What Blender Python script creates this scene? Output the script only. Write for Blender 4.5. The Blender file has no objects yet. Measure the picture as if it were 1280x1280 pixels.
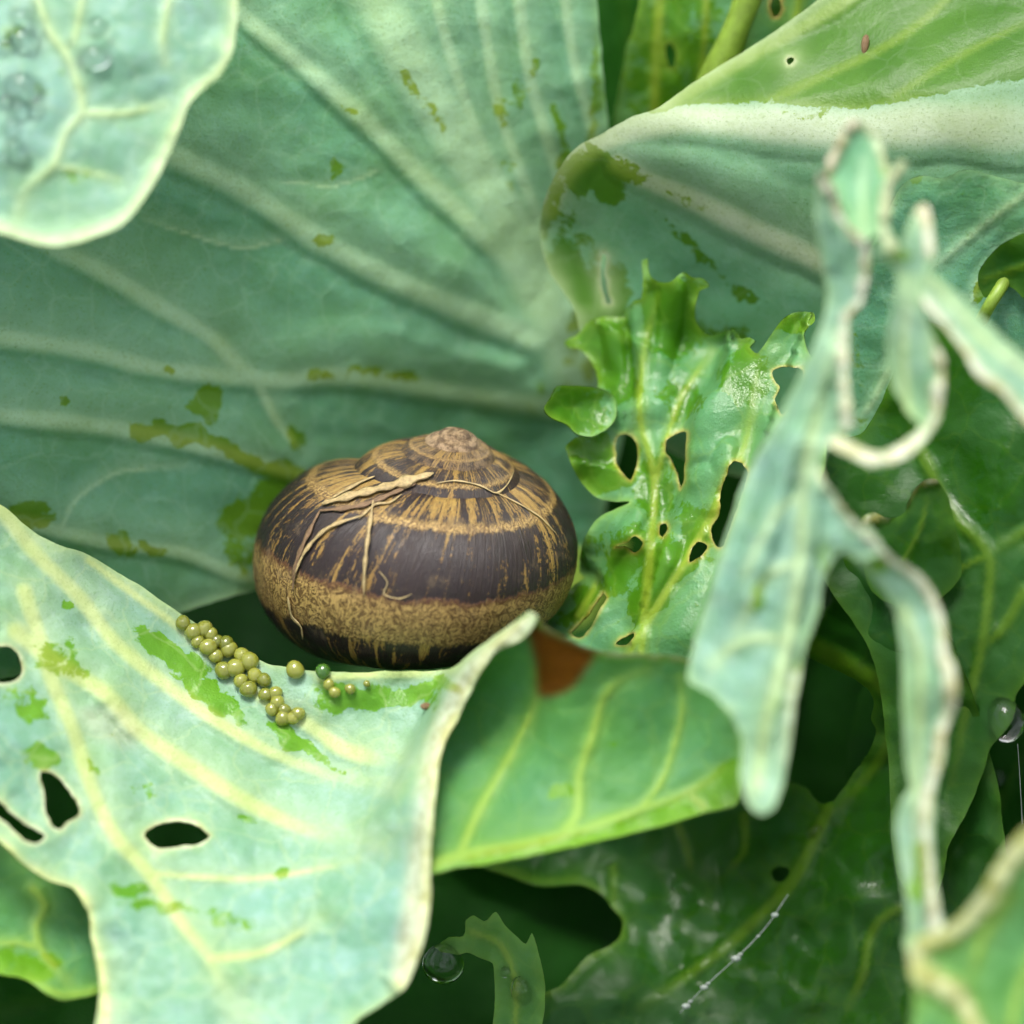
import bpy, math, random, time
import numpy as np
from mathutils import Vector, Matrix
from mathutils.geometry import delaunay_2d_cdt
from mathutils.bvhtree import BVHTree

random.seed(7); rng = np.random.default_rng(7)
scene = bpy.context.scene
R = math.radians

# ------------------------------------------------------------------ camera, sky, sun, exposure
S = 0.0000875                       # one layout unit in metres (a shell 36 mm wide is 410 units)
DIST = 7400.0                       # camera to snail, in units (about 0.65 m, telephoto macro)
PITCH = 48.0                        # camera looks down by this angle
CENTRE = Vector((0, 0, 0.150))      # the snail sits about 15 cm above the soil
cam_d = bpy.data.cameras.new('camera'); cam = bpy.data.objects.new('camera', cam_d)
scene.collection.objects.link(cam); scene.camera = cam
cam.rotation_euler = (R(90 - PITCH), 0, 0)
RM = cam.rotation_euler.to_matrix()
cam.location = CENTRE + RM @ Vector((0, 0, DIST * S))
cam_d.sensor_width = 36; cam_d.lens = 36 * DIST / 1280
cam_d.clip_start = 0.05; cam_d.clip_end = 200
cam_d.dof.use_dof = True; cam_d.dof.focus_distance = (DIST - 55) * S
cam_d.dof.aperture_fstop = (cam_d.lens / 1000) / (290 * S)

SUN_ELEV, SUN_AZ = 76.0, -40.0      # the light comes from beyond the cabbage, a little to the left
world = bpy.data.worlds.new('World'); scene.world = world; world.use_nodes = True
wn = world.node_tree.nodes; wl = world.node_tree.links
sky = wn.new('ShaderNodeTexSky'); sky.sky_type = 'NISHITA'; sky.sun_disc = False
sky.sun_elevation = R(SUN_ELEV); sky.sun_rotation = R(SUN_AZ); sky.dust_density = 4.0
sky.air_density = 1.0
wn['Background'].inputs['Strength'].default_value = 0.10
hs = wn.new('ShaderNodeHueSaturation'); hs.inputs['Saturation'].default_value = 0.25     # thin cloud whitens the sky
wl.new(sky.outputs['Color'], hs.inputs['Color']); wl.new(hs.outputs['Color'], wn['Background'].inputs['Color'])
sun_d = bpy.data.lights.new('sun', 'SUN'); sun = bpy.data.objects.new('sun', sun_d)
scene.collection.objects.link(sun)
sun_d.energy = 1.5; sun_d.angle = R(22); sun_d.color = (1.0, 0.96, 0.88)
sdir = Vector((math.sin(R(SUN_AZ)) * math.cos(R(SUN_ELEV)), math.cos(R(SUN_AZ)) * math.cos(R(SUN_ELEV)), math.sin(R(SUN_ELEV))))
sun.rotation_euler = sdir.to_track_quat('Z', 'Y').to_euler()
sun.location = CENTRE + sdir
scene.view_settings.view_transform = 'Standard'; scene.view_settings.look = 'None'
scene.view_settings.gamma = 1; scene.view_settings.exposure = 1.5
scene.render.engine = 'CYCLES'
scene.cycles.use_denoising = True
scene.cycles.max_bounces = 7; scene.cycles.diffuse_bounces = 4; scene.cycles.transmission_bounces = 8
scene.cycles.caustics_reflective = False; scene.cycles.caustics_refractive = True; scene.cycles.use_adaptive_sampling = True; scene.cycles.adaptive_threshold = 0.03

BASE = Vector((0, 0.01, 0.0))       # where the cabbage stands
NRM = np.array(RM)
CEN = np.array(CENTRE) - np.array(BASE)

def P(u, v, d):
    """layout point (right, down, towards the lens; units) -> metres relative to the cabbage base"""
    u = np.asarray(u, float); v = np.asarray(v, float); d = np.asarray(d, float)
    k = (DIST - d) / DIST
    c = np.stack([(u - 640) * k, -(v - 640) * k, d + 0 * u], -1) * S
    return c @ NRM.T + CEN
def PW(u, v, d):
    return Vector(P(u, v, d)) + BASE

# ------------------------------------------------------------------ small numeric helpers
def vnoise(x, y, seed=0):
    r = np.random.default_rng(seed).random((64, 64))
    xi = np.floor(x).astype(int); yi = np.floor(y).astype(int)
    fx = x - xi; fy = y - yi
    fx = fx * fx * (3 - 2 * fx); fy = fy * fy * (3 - 2 * fy)
    a = r[xi % 64, yi % 64]; b = r[(xi + 1) % 64, yi % 64]
    c = r[xi % 64, (yi + 1) % 64]; d = r[(xi + 1) % 64, (yi + 1) % 64]
    return (a * (1 - fx) + b * fx) * (1 - fy) + (c * (1 - fx) + d * fx) * fy - 0.5
def fbm(x, y, seed=0, o=3):
    t = 0; a = 1.0
    for i in range(o):
        t = t + a * vnoise(x * 2 ** i, y * 2 ** i, seed + i); a *= 0.5
    return t
def sstep(a, b, x):
    t = np.clip((x - a) / (b - a), 0, 1); return t * t * (3 - 2 * t)
def catmull(pts, step, closed=True):
    p = np.array(pts, float); n = len(p); out = []
    rngi = range(n) if closed else range(n - 1)
    for i in rngi:
        if closed: p0, p1, p2, p3 = p[i - 1], p[i], p[(i + 1) % n], p[(i + 2) % n]
        else: p0, p1, p2, p3 = p[max(i - 1, 0)], p[i], p[i + 1], p[min(i + 2, n - 1)]
        L = np.linalg.norm(p2 - p1); m = max(1, int(round(L / step)))
        k1 = min(1.0, L / (np.linalg.norm(p1 - p0) + 1e-6)) ; k2 = min(1.0, L / (np.linalg.norm(p3 - p2) + 1e-6))
        m1 = 0.5 * ((p2 - p1) + (p1 - p0) * k1); m2 = 0.5 * ((p2 - p1) + (p3 - p2) * k2)
        for j in range(m):
            t = j / m; t2 = t * t; t3 = t2 * t
            out.append((2*t3 - 3*t2 + 1) * p1 + (t3 - 2*t2 + t) * m1 + (-2*t3 + 3*t2) * p2 + (t3 - t2) * m2)
    if not closed: out.append(p[-1])
    return np.array(out)
def inpoly(q, poly):
    x, y = q[:, 0], q[:, 1]; r = np.zeros(len(q), bool)
    a = poly; b = np.roll(poly, -1, 0)
    for (x1, y1), (x2, y2) in zip(a, b):
        if y1 == y2: continue
        c = (y1 > y) != (y2 > y)
        r ^= c & (x < (x2 - x1) * (y - y1) / (y2 - y1) + x1)
    return r
def segdist(q, a, b):
    """squared distances (N,M) and run parameters to segments"""
    abx, aby = b[:, 0] - a[:, 0], b[:, 1] - a[:, 1]; L2 = abx * abx + aby * aby + 1e-9
    dx = q[:, 0:1] - a[None, :, 0]; dy = q[:, 1:2] - a[None, :, 1]
    t = np.clip((dx * abx + dy * aby) / L2, 0, 1)
    dx -= t * abx; dy -= t * aby
    return dx * dx + dy * dy, t
def polydist(q, poly, closed=True, reach=70.0):
    """distance to a ring, exact up to reach"""
    a = poly; b = np.roll(poly, -1, 0)
    if not closed: a, b = a[:-1], b[:-1]
    out = np.full(len(q), 1e3); lo = np.minimum(a, b); hi = np.maximum(a, b)
    for i in range(0, len(q), 1500):
        z = q[i:i + 1500]; zl, zh = z.min(0) - reach, z.max(0) + reach
        k = (hi[:, 1] > zl[1]) & (lo[:, 1] < zh[1]) & (hi[:, 0] > zl[0]) & (lo[:, 0] < zh[0])
        if k.any(): out[i:i + 1500] = np.sqrt(segdist(z, a[k], b[k])[0].min(1))
    return out
def linefield(q, pts, reach=1e9):
    """nearest distance, run parameter 0..1, side of a polyline and how far the point lies on its upper side"""
    p = catmull(pts, 12, closed=False); a, b = p[:-1], p[1:]
    cum = np.concatenate([[0], np.cumsum(np.linalg.norm(b - a, axis=1))])
    D = np.full(len(q), 1e3); T = np.zeros(len(q)); Sg = np.ones(len(q)); UP = np.zeros(len(q))
    near = np.nonzero(((q > p.min(0) - reach) & (q < p.max(0) + reach)).all(1))[0]
    for i in range(0, len(near), 3000):
        ix = near[i:i + 3000]; qq = q[ix]; d, t = segdist(qq, a, b); k = d.argmin(1); r = np.arange(len(qq))
        D[ix] = np.sqrt(d[r, k]); T[ix] = (cum[k] + t[r, k] * (cum[k + 1] - cum[k])) / cum[-1]
        ab = (b - a)[k]; ap = qq - a[k]
        Sg[ix] = np.sign(ab[:, 0] * ap[:, 1] - ab[:, 1] * ap[:, 0])
        off = ap - ab * t[r, k][:, None]; UP[ix] = (off[:, 0] * .45 - off[:, 1]) / (D[ix] + 1e-6)
    return D, T, Sg, UP
def tps(ctrl, q, lam=0.0):
    c = np.array(ctrl, float); xy = c[:, :2] / 500; n = len(c)
    def U(r2): return r2 * np.log(r2 + 1e-12) * 0.5
    K = U(((xy[:, None] - xy[None]) ** 2).sum(2)) + lam * np.eye(n)
    Pm = np.c_[np.ones(n), xy]
    A = np.zeros((n + 3, n + 3)); A[:n, :n] = K; A[:n, n:] = Pm; A[n:, :n] = Pm.T
    w = np.linalg.solve(A, np.r_[c[:, 2], 0, 0, 0])
    qq = q / 500
    out = np.empty(len(q))
    for i in range(0, len(q), 20000):
        z = qq[i:i + 20000]
        out[i:i + 20000] = U(((z[:, None] - xy[None]) ** 2).sum(2)) @ w[:n] + w[n] + z @ w[n + 1:]
    return out

# ------------------------------------------------------------------ node helpers and materials
class NT:
    def __init__(s, name):
        s.m = bpy.data.materials.new(name); s.m.use_nodes = True
        s.t = s.m.node_tree; s.t.nodes.clear(); s.out = s.t.nodes.new('ShaderNodeOutputMaterial')
    def n(s, typ, **kw):
        o = s.t.nodes.new(typ)
        for k, v in kw.items():
            if k.startswith('i_'):
                key = k[2:]; key = int(key) if key.isdigit() else key.replace('_', ' ')
                s.put(o.inputs[key], v)
            else: setattr(o, k, v)
        return o
    def put(s, inp, v):
        if hasattr(v, 'is_output') or isinstance(v, bpy.types.NodeSocket): s.t.links.new(v, inp)
        else: inp.default_value = v
    def math(s, op, a, b=0.0, c=None, clamp=False):
        o = s.n('ShaderNodeMath', operation=op, use_clamp=clamp); s.put(o.inputs[0], a); s.put(o.inputs[1], b)
        if c is not None: s.put(o.inputs[2], c)
        return o.outputs[0]
    def mix(s, f, a, b):
        o = s.n('ShaderNodeMix', data_type='RGBA'); s.put(o.inputs[0], f); s.put(o.inputs[6], a); s.put(o.inputs[7], b)
        return o.outputs[2]
    def ramp(s, x, lo, hi, a=0.0, b=1.0, smooth=True):
        o = s.n('ShaderNodeMapRange', interpolation_type='SMOOTHSTEP' if smooth else 'LINEAR')
        for i, v in enumerate((x, lo, hi, a, b)): s.put(o.inputs[i], v)
        return o.outputs[0]
    def noise(s, vec, scale, detail=4.0, rough=0.5, dist=0.0):
        o = s.n('ShaderNodeTexNoise'); s.put(o.inputs['Vector'], vec); o.inputs['Scale'].default_value = scale
        o.inputs['Detail'].default_value = detail; o.inputs['Roughness'].default_value = rough; o.inputs['Distortion'].default_value = dist
        return o.outputs['Fac']
def rgb(r, g, b): return (r, g, b, 1.0)

def leaf_material(name, green=rgb(.06, .22, .02), wax=rgb(.30, .50, .38), vein=rgb(.50, .64, .36), olive=rgb(.26, .36, .03),
                  trans=rgb(.30, .62, .04), wax_amt=.85, tr=.32, rough=.5, cork=rgb(.74, .66, .50), patch=.0, speck=.35, spec=.22, bump=.6, net=.16):
    N = NT(name)
    tc = N.n('ShaderNodeTexCoord'); mp = N.n('ShaderNodeMapping'); N.put(mp.inputs['Vector'], tc.outputs['Object'])
    mp.inputs['Scale'].default_value = (1 / S, 1 / S, 1 / S); V = mp.outputs[0]
    a1 = N.n('ShaderNodeAttribute', attribute_name='mask'); s1 = N.n('ShaderNodeSeparateColor'); N.put(s1.inputs[0], a1.outputs['Color'])
    a2 = N.n('ShaderNodeAttribute', attribute_name='wear_shading'); s2 = N.n('ShaderNodeSeparateColor'); N.put(s2.inputs[0], a2.outputs['Color'])
    veinm, cork_sheen_m, rub = s1.outputs; edge, brown, halo = s2.outputs
    n1 = N.noise(V, .009, 2, .55); n2 = N.noise(V, .045, 4, .68, .4); n3 = N.noise(V, .33, 1, .6); n4 = N.noise(V, .12, 3, .7)
    vo = N.n('ShaderNodeTexVoronoi', feature='DISTANCE_TO_EDGE'); vo.inputs['Scale'].default_value = .016
    wv = N.n('ShaderNodeVectorMath', operation='ADD'); N.put(wv.inputs[0], V)
    nc = N.n('ShaderNodeTexNoise'); N.put(nc.inputs['Vector'], V); nc.inputs['Scale'].default_value = .02
    sc = N.n('ShaderNodeVectorMath', operation='SCALE'); N.put(sc.inputs[0], nc.outputs['Color']); sc.inputs['Scale'].default_value = 45
    N.put(wv.inputs[1], sc.outputs[0]); N.put(vo.inputs['Vector'], wv.outputs[0])
    ret = N.ramp(vo.outputs['Distance'], .0, .055, 1, 0)                      # netted veinlets
    rv = N.math('ADD', rub, N.math('MULTIPLY', N.math('SUBTRACT', n2, .5 - patch), 1.5))
    rv = N.math('ADD', rv, N.math('MULTIPLY', N.math('SUBTRACT', n4, .5), .7)); rubm = N.ramp(rv, .36, .58)
    waxf = N.math('MULTIPLY', N.math('MULTIPLY_ADD', N.math('SUBTRACT', n1, .5), 1.1, wax_amt, clamp=True), N.math('SUBTRACT', 1.0, N.math('MULTIPLY', rubm, .92)))
    waxf = N.math('MULTIPLY', waxf, N.ramp(n4, .25, .6, .78, 1.0))
    gvar = N.mix(N.ramp(n1, .3, .7), green, tuple(np.array(green) * np.array((1.5, 1.25, .9, 1))))
    gl = N.mix(N.math('MULTIPLY', veinm, .85), gvar, olive)
    wv2 = N.mix(N.ramp(n4, .3, .7, 0, .45), wax, tuple(np.array(wax) * np.array((.62, .84, .66, 1))))
    wv2 = N.mix(N.ramp(n2, .42, .68, 0, .55), wv2, tuple(np.minimum(np.array(wax) * np.array((1.45, 1.22, 1.38, 1)), .8)))
    vcol = N.mix(N.math('MAXIMUM', N.math('MULTIPLY', veinm, .95), N.math('MULTIPLY', halo, .46)), wv2, vein)
    col = N.mix(waxf, gl, vcol)
    col = N.mix(N.math('MULTIPLY', ret, net), col, vein)
    col = N.mix(N.math('MULTIPLY', N.ramp(n3, .60, .72), speck), col, tuple(np.array(green) * .8))
    col = N.mix(N.math('MULTIPLY', N.ramp(n4, .61, .69), speck * .8), col, tuple(np.array(green) * .9))
    col = N.mix(N.math('MULTIPLY', edge, .45), col, tuple(np.array(vein) * np.array((1.05, 1.1, .8, 1))))
    cn = N.math('MULTIPLY', cork_sheen_m, N.ramp(n4, .2, .55, .65, 1.0))
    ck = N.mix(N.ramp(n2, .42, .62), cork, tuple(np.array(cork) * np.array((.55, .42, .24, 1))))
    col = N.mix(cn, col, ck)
    br = N.mix(n4, rgb(.21, .08, .002), rgb(.10, .04, .002))
    col = N.mix(brown, col, br)
    bs = N.n('ShaderNodeBsdfPrincipled'); N.put(bs.inputs['Base Color'], col)
    N.put(bs.inputs['Roughness'], N.math('MULTIPLY_ADD', rubm, -.16, rough)); bs.inputs['Specular IOR Level'].default_value = spec
    hgt = N.math('ADD', N.math('MULTIPLY', n3, .35), N.math('MULTIPLY', n4, 1.2))
    bp = N.n('ShaderNodeBump'); bp.inputs['Distance'].default_value = S * 2.6; bp.inputs['Strength'].default_value = bump
    N.put(bp.inputs['Height'], hgt); N.put(bs.inputs['Normal'], bp.outputs[0])
    tl = N.n('ShaderNodeBsdfTranslucent')
    tcol = N.mix(N.math('MULTIPLY', veinm, .6), trans, rgb(.55, .68, .12)); tcol = N.mix(brown, tcol, rgb(.30, .10, .01))
    N.put(tl.inputs['Color'], tcol)
    mx = N.n('ShaderNodeMixShader')
    N.put(mx.inputs[0], N.math('MULTIPLY', N.math('SUBTRACT', 1.0, N.math('MULTIPLY', cork_sheen_m, .6)), tr))
    N.put(mx.inputs[1], bs.outputs[0]); N.put(mx.inputs[2], tl.outputs[0]); N.put(N.out.inputs[0], mx.outputs[0])
    return N.m

TR = rgb(.28, .58, .012)
M = {
    'waxy':  leaf_material('waxy_cabbage_leaf', green=rgb(.085, .22, .002), wax=rgb(.13, .355, .215), vein=rgb(.43, .66, .41), wax_amt=.90, bump=.45, trans=TR),
    'pale':  leaf_material('pale_waxy_cabbage_leaf', green=rgb(.10, .26, .002), wax=rgb(.245, .44, .39), vein=rgb(.54, .69, .40), wax_amt=.86, rough=.40, bump=.45, cork=rgb(.76, .73, .62), trans=TR),
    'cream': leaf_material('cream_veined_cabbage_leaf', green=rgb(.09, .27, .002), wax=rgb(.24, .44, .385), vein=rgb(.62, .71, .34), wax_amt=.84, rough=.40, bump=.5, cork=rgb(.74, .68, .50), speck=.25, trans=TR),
    'inner': leaf_material('frilled_green_leaf', green=rgb(.05, .18, .001), wax=rgb(.14, .36, .20), vein=rgb(.30, .46, .06), wax_amt=.66, patch=.10, rough=.32, tr=.38, speck=.2, cork=rgb(.50, .40, .12), bump=.45, trans=TR, spec=.4),
    'upper': leaf_material('upper_cabbage_leaf', green=rgb(.04, .13, .0005), wax=rgb(.13, .33, .19), vein=rgb(.50, .58, .42), wax_amt=.88, bump=.25, olive=rgb(.18, .28, .008), trans=TR, spec=.2, net=.05),
    'under': leaf_material('leaf_underside', green=rgb(.09, .27, .002), wax=rgb(.095, .29, .125), vein=rgb(.32, .52, .10), wax_amt=.80, tr=.42, speck=.1, bump=.3, trans=TR),
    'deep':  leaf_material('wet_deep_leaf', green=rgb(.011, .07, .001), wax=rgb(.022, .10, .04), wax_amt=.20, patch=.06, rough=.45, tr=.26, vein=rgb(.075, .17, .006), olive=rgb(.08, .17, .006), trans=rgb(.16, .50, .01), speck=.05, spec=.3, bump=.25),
    'dark':  leaf_material('outer_leaf_painted_shade', green=rgb(.007, .055, .001), wax=rgb(.015, .08, .015), wax_amt=.3, rough=.5, tr=.15, vein=rgb(.02, .09, .006), olive=rgb(.02, .08, .004), trans=rgb(.08, .40, .005), speck=0, spec=.12, bump=.3),  # near-black leaf green: shade of gaps and crevices put into the colour
}

# ------------------------------------------------------------------ things, parts
def link(o): scene.collection.objects.link(o); return o
def empty(name, loc):
    o = bpy.data.objects.new(name, None); o.location = loc; o.empty_display_size = .01; return link(o)
def tag(o, label=None, cat=None, group=None, kind=None):
    if label: o['label'] = label
    if cat: o['category'] = cat
    if group: o['group'] = group
    if kind: o['kind'] = kind
    return o
def mesh_obj(name, verts, faces, mat, parent=None, normals=None, attrs=None, smooth=True):
    me = bpy.data.meshes.new(name); me.from_pydata(np.asarray(verts).tolist(), [], [list(map(int, f)) for f in faces]); me.update()
    if smooth: me.polygons.foreach_set('use_smooth', [True] * len(me.polygons))
    for k, v in (attrs or {}).items():
        a = me.attributes.new(k, 'FLOAT_COLOR', 'POINT'); a.data.foreach_set('color', np.c_[v, np.ones(len(v))].astype(np.float32).ravel())
    if normals is not None: me.normals_split_custom_set_from_vertices(np.asarray(normals).tolist())
    me.materials.append(mat); o = bpy.data.objects.new(name, me); link(o)
    if parent is not None: o.parent = parent
    return o

cabbage = empty('cabbage', BASE)
tag(cabbage, 'slug-eaten green cabbage with waxy veined leaves cupped around a snail', 'cabbage')
BVH = {}

def vein(pts, w0, w1=None, h=None, name='vein', col=1.0, cork=0.0, part=True):
    w1 = w0 * .5 if w1 is None else w1
    return dict(pts=pts, w0=w0, w1=w1, h=(w0 * .42 if h is None else h), name=name, col=col, cork=cork, part=part)

def leaf(key, mat, outline, ctrl, holes=(), veins=(), rub=(), zones=(), steps=(), step=6, thick=5.0, crumple=(6, .012), quilt=5.0,
         curl=0.0, frill=0.0, edge=10.0, cork_edge=0.0, label=None, name='leaf', parent=None, seed=1, hole_cork=0.5, dz=0.0, asym=0.0, octaves=4):
    out = catmull(outline, step); hl = [catmull(h, min(step, 3.5)) for h in holes]
    # little irregularities of eaten and grown edges
    def ragged(p, amp, f, sd):
        c = np.roll(p, -1, 0) - np.roll(p, 1, 0); nn = np.c_[-c[:, 1], c[:, 0]] / (np.linalg.norm(c, axis=1)[:, None] + 1e-6)
        return p + nn * (fbm(p[:, 0] * f, p[:, 1] * f, sd, 3) * amp)[:, None]
    out = ragged(out, 2.0, .05, seed); hl = [ragged(h, 2.2, .12, seed + 5 + i) for i, h in enumerate(hl)]
    rings = [out] + hl
    lo, hi = out.min(0), out.max(0)
    ys = np.arange(lo[1], hi[1], step * .87); pts = []
    for i, y in enumerate(ys):
        xs = np.arange(lo[0] + (i % 2) * step * .5, hi[0], step); pts.append(np.c_[xs, np.full(len(xs), y)])
    pts = np.concatenate(pts); pts += (rng.random(pts.shape) - .5) * step * .3
    keep = inpoly(pts, out)
    for h in hl: keep &= ~inpoly(pts, h)
    pts = pts[keep]
    bd = np.full(len(pts), 1e9)
    for r_ in rings: bd = np.minimum(bd, polydist(pts, r_))
    pts = pts[bd > step * .55]
    allp = np.concatenate(rings + [pts]); ed = []; k = 0
    for r_ in rings:
        m = len(r_); ed += [(k + i, k + (i + 1) % m) for i in range(m)]; k += m
    vs, _, fs, _, _, _ = delaunay_2d_cdt([Vector(p) for p in allp], ed, [], 0, 1e-5)
    q = np.array([tuple(v) for v in vs]); f = np.array([list(t) for t in fs])
    cen = q[f].mean(1); keep = inpoly(cen, out)
    for h in hl: keep &= ~inpoly(cen, h)
    f = f[keep]
    used = np.unique(f); remap = -np.ones(len(q), int); remap[used] = np.arange(len(used)); q = q[used]; f = remap[f]
    a2 = (q[f[:, 1], 0] - q[f[:, 0], 0]) * (q[f[:, 2], 1] - q[f[:, 0], 1]) - (q[f[:, 1], 1] - q[f[:, 0], 1]) * (q[f[:, 2], 0] - q[f[:, 0], 0])
    f[a2 > 0] = f[a2 > 0][:, ::-1]                                  # v points down, so this faces the lens
    n = len(q)
    eo = polydist(q, out); eh = np.full(n, 1e9)
    for h in hl: eh = np.minimum(eh, polydist(q, h))
    e = np.minimum(eo, eh)
    d = tps(ctrl, q) + dz
    for pl, a0, a1, w in steps:
        D, T, Sg, _ = linefield(q, pl); d = d + (a0 + (a1 - a0) * T) * sstep(-w, w, D * Sg)
    d = d + fbm(q[:, 0] * crumple[1], q[:, 1] * crumple[1], seed + 20, octaves) * crumple[0] * 2
    vm = np.zeros(n); ck = np.zeros(n); ha = np.zeros(n); lab = -np.ones(n, int); best = np.full(n, .5); hv = np.zeros(n); near = np.full(n, 1e9)
    for i, v_ in enumerate(veins):
        D, T, Sg, UP = linefield(q, v_['pts'], 140); w = v_['w0'] + (v_['w1'] - v_['w0']) * T
        rimlike = v_['name'] in ('torn_edge', 'leaf_margin')
        w = w * (1 + ((.9 if v_['w0'] < 12 else .4) if rimlike else .18 * (v_['col'] > 0)) * vnoise(T * 14 + i * 3.3, T * 0 + i, seed + 3) + (.25 if rimlike else .06 * (v_['col'] > 0)) * vnoise(T * 37 + i * 1.7, T * 0 + i, seed + 4))
        fade = np.ones(n) if rimlike else sstep(1.0, .72, T) * .75 + .25; us = sstep(-.35, .35, UP) * asym
        x = D / w; m = sstep(1.25, .35 - .2 * asym, D / (w * (1 + .35 * us))) * fade
        hv = np.maximum(hv, v_['h'] * fade * w / max(v_['w0'], .1) * np.sqrt(np.clip(1 - (D / (w * (1 + 3.0 * us)) / 1.3) ** 2, 0, 1)) ** (1 + us))
        vm = np.maximum(vm, m * v_['col']); ck = np.maximum(ck, m * v_['cork'])
        ha = np.maximum(ha, np.exp(-np.maximum(x - 1, 0) / (1.3 + 2.6 * us)) * v_['col'] * (1 - .75 * asym * (1 - us)))  # paler blade on a vein's upper side: one-sided shading put into colour
        near = np.minimum(near, np.maximum(D - w, 0))
        if v_['part']:
            b = m > best; lab[b] = i; best[b] = m[b]
    d = d + hv + quilt * (1 - np.exp(-near / 28.0)) * (1 + vnoise(q[:, 0] * .02, q[:, 1] * .02, seed + 9))
    if curl: d = d + curl * np.exp(-eo / 14.0)
    if frill: d = d + frill * np.exp(-e / 20.0) * fbm(q[:, 0] * .03, q[:, 1] * .03, seed + 31, 2) * 2
    rb = np.zeros(n); br = np.zeros(n)
    wx = fbm(q[:, 0] * .045, q[:, 1] * .045, seed + 50, 3) * 16; wy = fbm(q[:, 0] * .045, q[:, 1] * .045, seed + 60, 3) * 16
    for z in rub:
        x, y, rx, ry, an = z[:5]; val = z[5] if len(z) > 5 else 1.0
        c, s = math.cos(R(an)), math.sin(R(an)); dx, dy = q[:, 0] - x + wx, q[:, 1] - y + wy
        r_ = np.hypot((dx * c + dy * s) / rx, (-dx * s + dy * c) / ry); rb = np.maximum(rb, val * sstep(1.5, .5, r_))
    for poly, kind, val, soft in zones:
        pp = catmull(poly, 8); sd = polydist(q, pp) * np.where(inpoly(q, pp), 1, -1); w = val * sstep(-soft, soft, sd)
        if kind == 'rub': rb = np.maximum(rb, w)
        elif kind == 'clean': rb = rb - w
        elif kind == 'brown': br = np.maximum(br, w)
        elif kind == 'cork': ck = np.maximum(ck, w)
    jag = 1 + .9 * fbm(q[:, 0] * .04, q[:, 1] * .04, seed + 40, 2)
    eg = np.exp(-e / (edge * jag.clip(.3, 2)))
    if cork_edge: ck = np.maximum(ck, cork_edge * sstep(7, 1, eo / jag.clip(.4, 2)))
    if hole_cork and len(hl): ck = np.maximum(ck, hole_cork * sstep(4.5, .3, eh / jag.clip(.25, 2.5)))
    p = P(q[:, 0], q[:, 1], d)
    fn = np.cross(p[f[:, 1]] - p[f[:, 0]], p[f[:, 2]] - p[f[:, 0]]); nv = np.zeros((n, 3))
    for i in range(3): np.add.at(nv, f[:, i], fn)
    nv /= np.linalg.norm(nv, axis=1)[:, None] + 1e-20
    # rounded edge: the two skins come together at the margin
    tk = thick * (.45 + .55 * sstep(0, 10, e)) * S
    F = p; B = p - nv * tk[:, None]
    es = {}
    for t in f:
        for i in range(3):
            a, b = int(t[i]), int(t[(i + 1) % 3])
            if (b, a) in es: del es[(b, a)]
            else: es[(a, b)] = 1
    side = np.array([(a, b) for a, b in es]) if es else np.zeros((0, 2), int)
    V = np.concatenate([F, B]); NV = np.concatenate([nv, -nv])
    mk = np.c_[vm, ck, rb.clip(-1, 1.2)]; we = np.c_[eg, br, ha]
    mk = np.concatenate([mk, mk]); we = np.concatenate([we, we])
    faces = [list(t) for t in f] + [[t[2] + n, t[1] + n, t[0] + n] for t in f] + [[b, a, a + n, b + n] for a, b in side]
    fl = np.concatenate([np.median(lab[f], 1), np.median(lab[f], 1), np.minimum(lab[side[:, 0]], lab[side[:, 1]]) if len(side) else []]).astype(int)
    bro = (br[f].mean(1) > .5)
    if bro.any(): k9 = 900; fl[:len(f)][bro] = k9; fl[len(f):2 * len(f)][bro] = k9
    root = None
    for L in [-1] + sorted(set(fl) - {-1}):
        idx = np.nonzero(fl == L)[0]
        if len(idx) == 0: continue
        fc = [faces[i] for i in idx]; us = np.unique(np.concatenate(fc)); rm = -np.ones(2 * n, int); rm[us] = np.arange(len(us))
        nm = name if L == -1 else ('withered_patch' if L == 900 else veins[L]['name'])
        o = mesh_obj(nm, V[us], [[rm[i] for i in t] for t in fc], M[mat], cabbage if L == -1 and parent is None else (parent if parent is not None else root), NV[us], {'mask': mk[us], 'wear_shading': we[us]})
        if L == -1:
            root = o
            if label: o['label'] = label
        if L == 900: o['label'] = 'brown withered patch at the tip of the folded lobe'
    BVH[key] = BVHTree.FromPolygons([Vector(x) for x in p], [list(t) for t in f])
    return root

def hit(key, u, v):
    """point and normal on a built leaf or shell at a layout position (world)"""
    o = Vector(P(u, v, 3000)); t = Vector(P(u, v, -3000)); dr = (t - o).normalized()
    loc, nor, _, _ = BVH[key].ray_cast(o, dr)
    if loc is None:
        loc, nor, _, _ = BVH[key].find_nearest(Vector(P(u, v, 60)))
    if nor.dot(dr) > 0: nor = -nor
    return loc + BASE, nor

# ------------------------------------------------------------------ the setting
def soil_material():
    N = NT('dark_soil'); tc = N.n('ShaderNodeTexCoord'); V = tc.outputs['Object']
    a = N.noise(V, 60, 8, .65); b = N.noise(V, 400, 5, .7)
    col = N.mix(N.ramp(a, .35, .7), rgb(.006, .005, .003), rgb(.022, .017, .010)); col = N.mix(N.ramp(b, .62, .72), col, rgb(.07, .06, .045))
    bs = N.n('ShaderNodeBsdfPrincipled'); N.put(bs.inputs['Base Color'], col); bs.inputs['Roughness'].default_value = .9; bs.inputs['Specular IOR Level'].default_value = .1
    bp = N.n('ShaderNodeBump'); bp.inputs['Distance'].default_value = .004; N.put(bp.inputs['Height'], N.math('ADD', a, N.math('MULTIPLY', b, .4))); N.put(bs.inputs['Normal'], bp.outputs[0])
    N.put(N.out.inputs[0], bs.outputs[0]); return N.m
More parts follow.
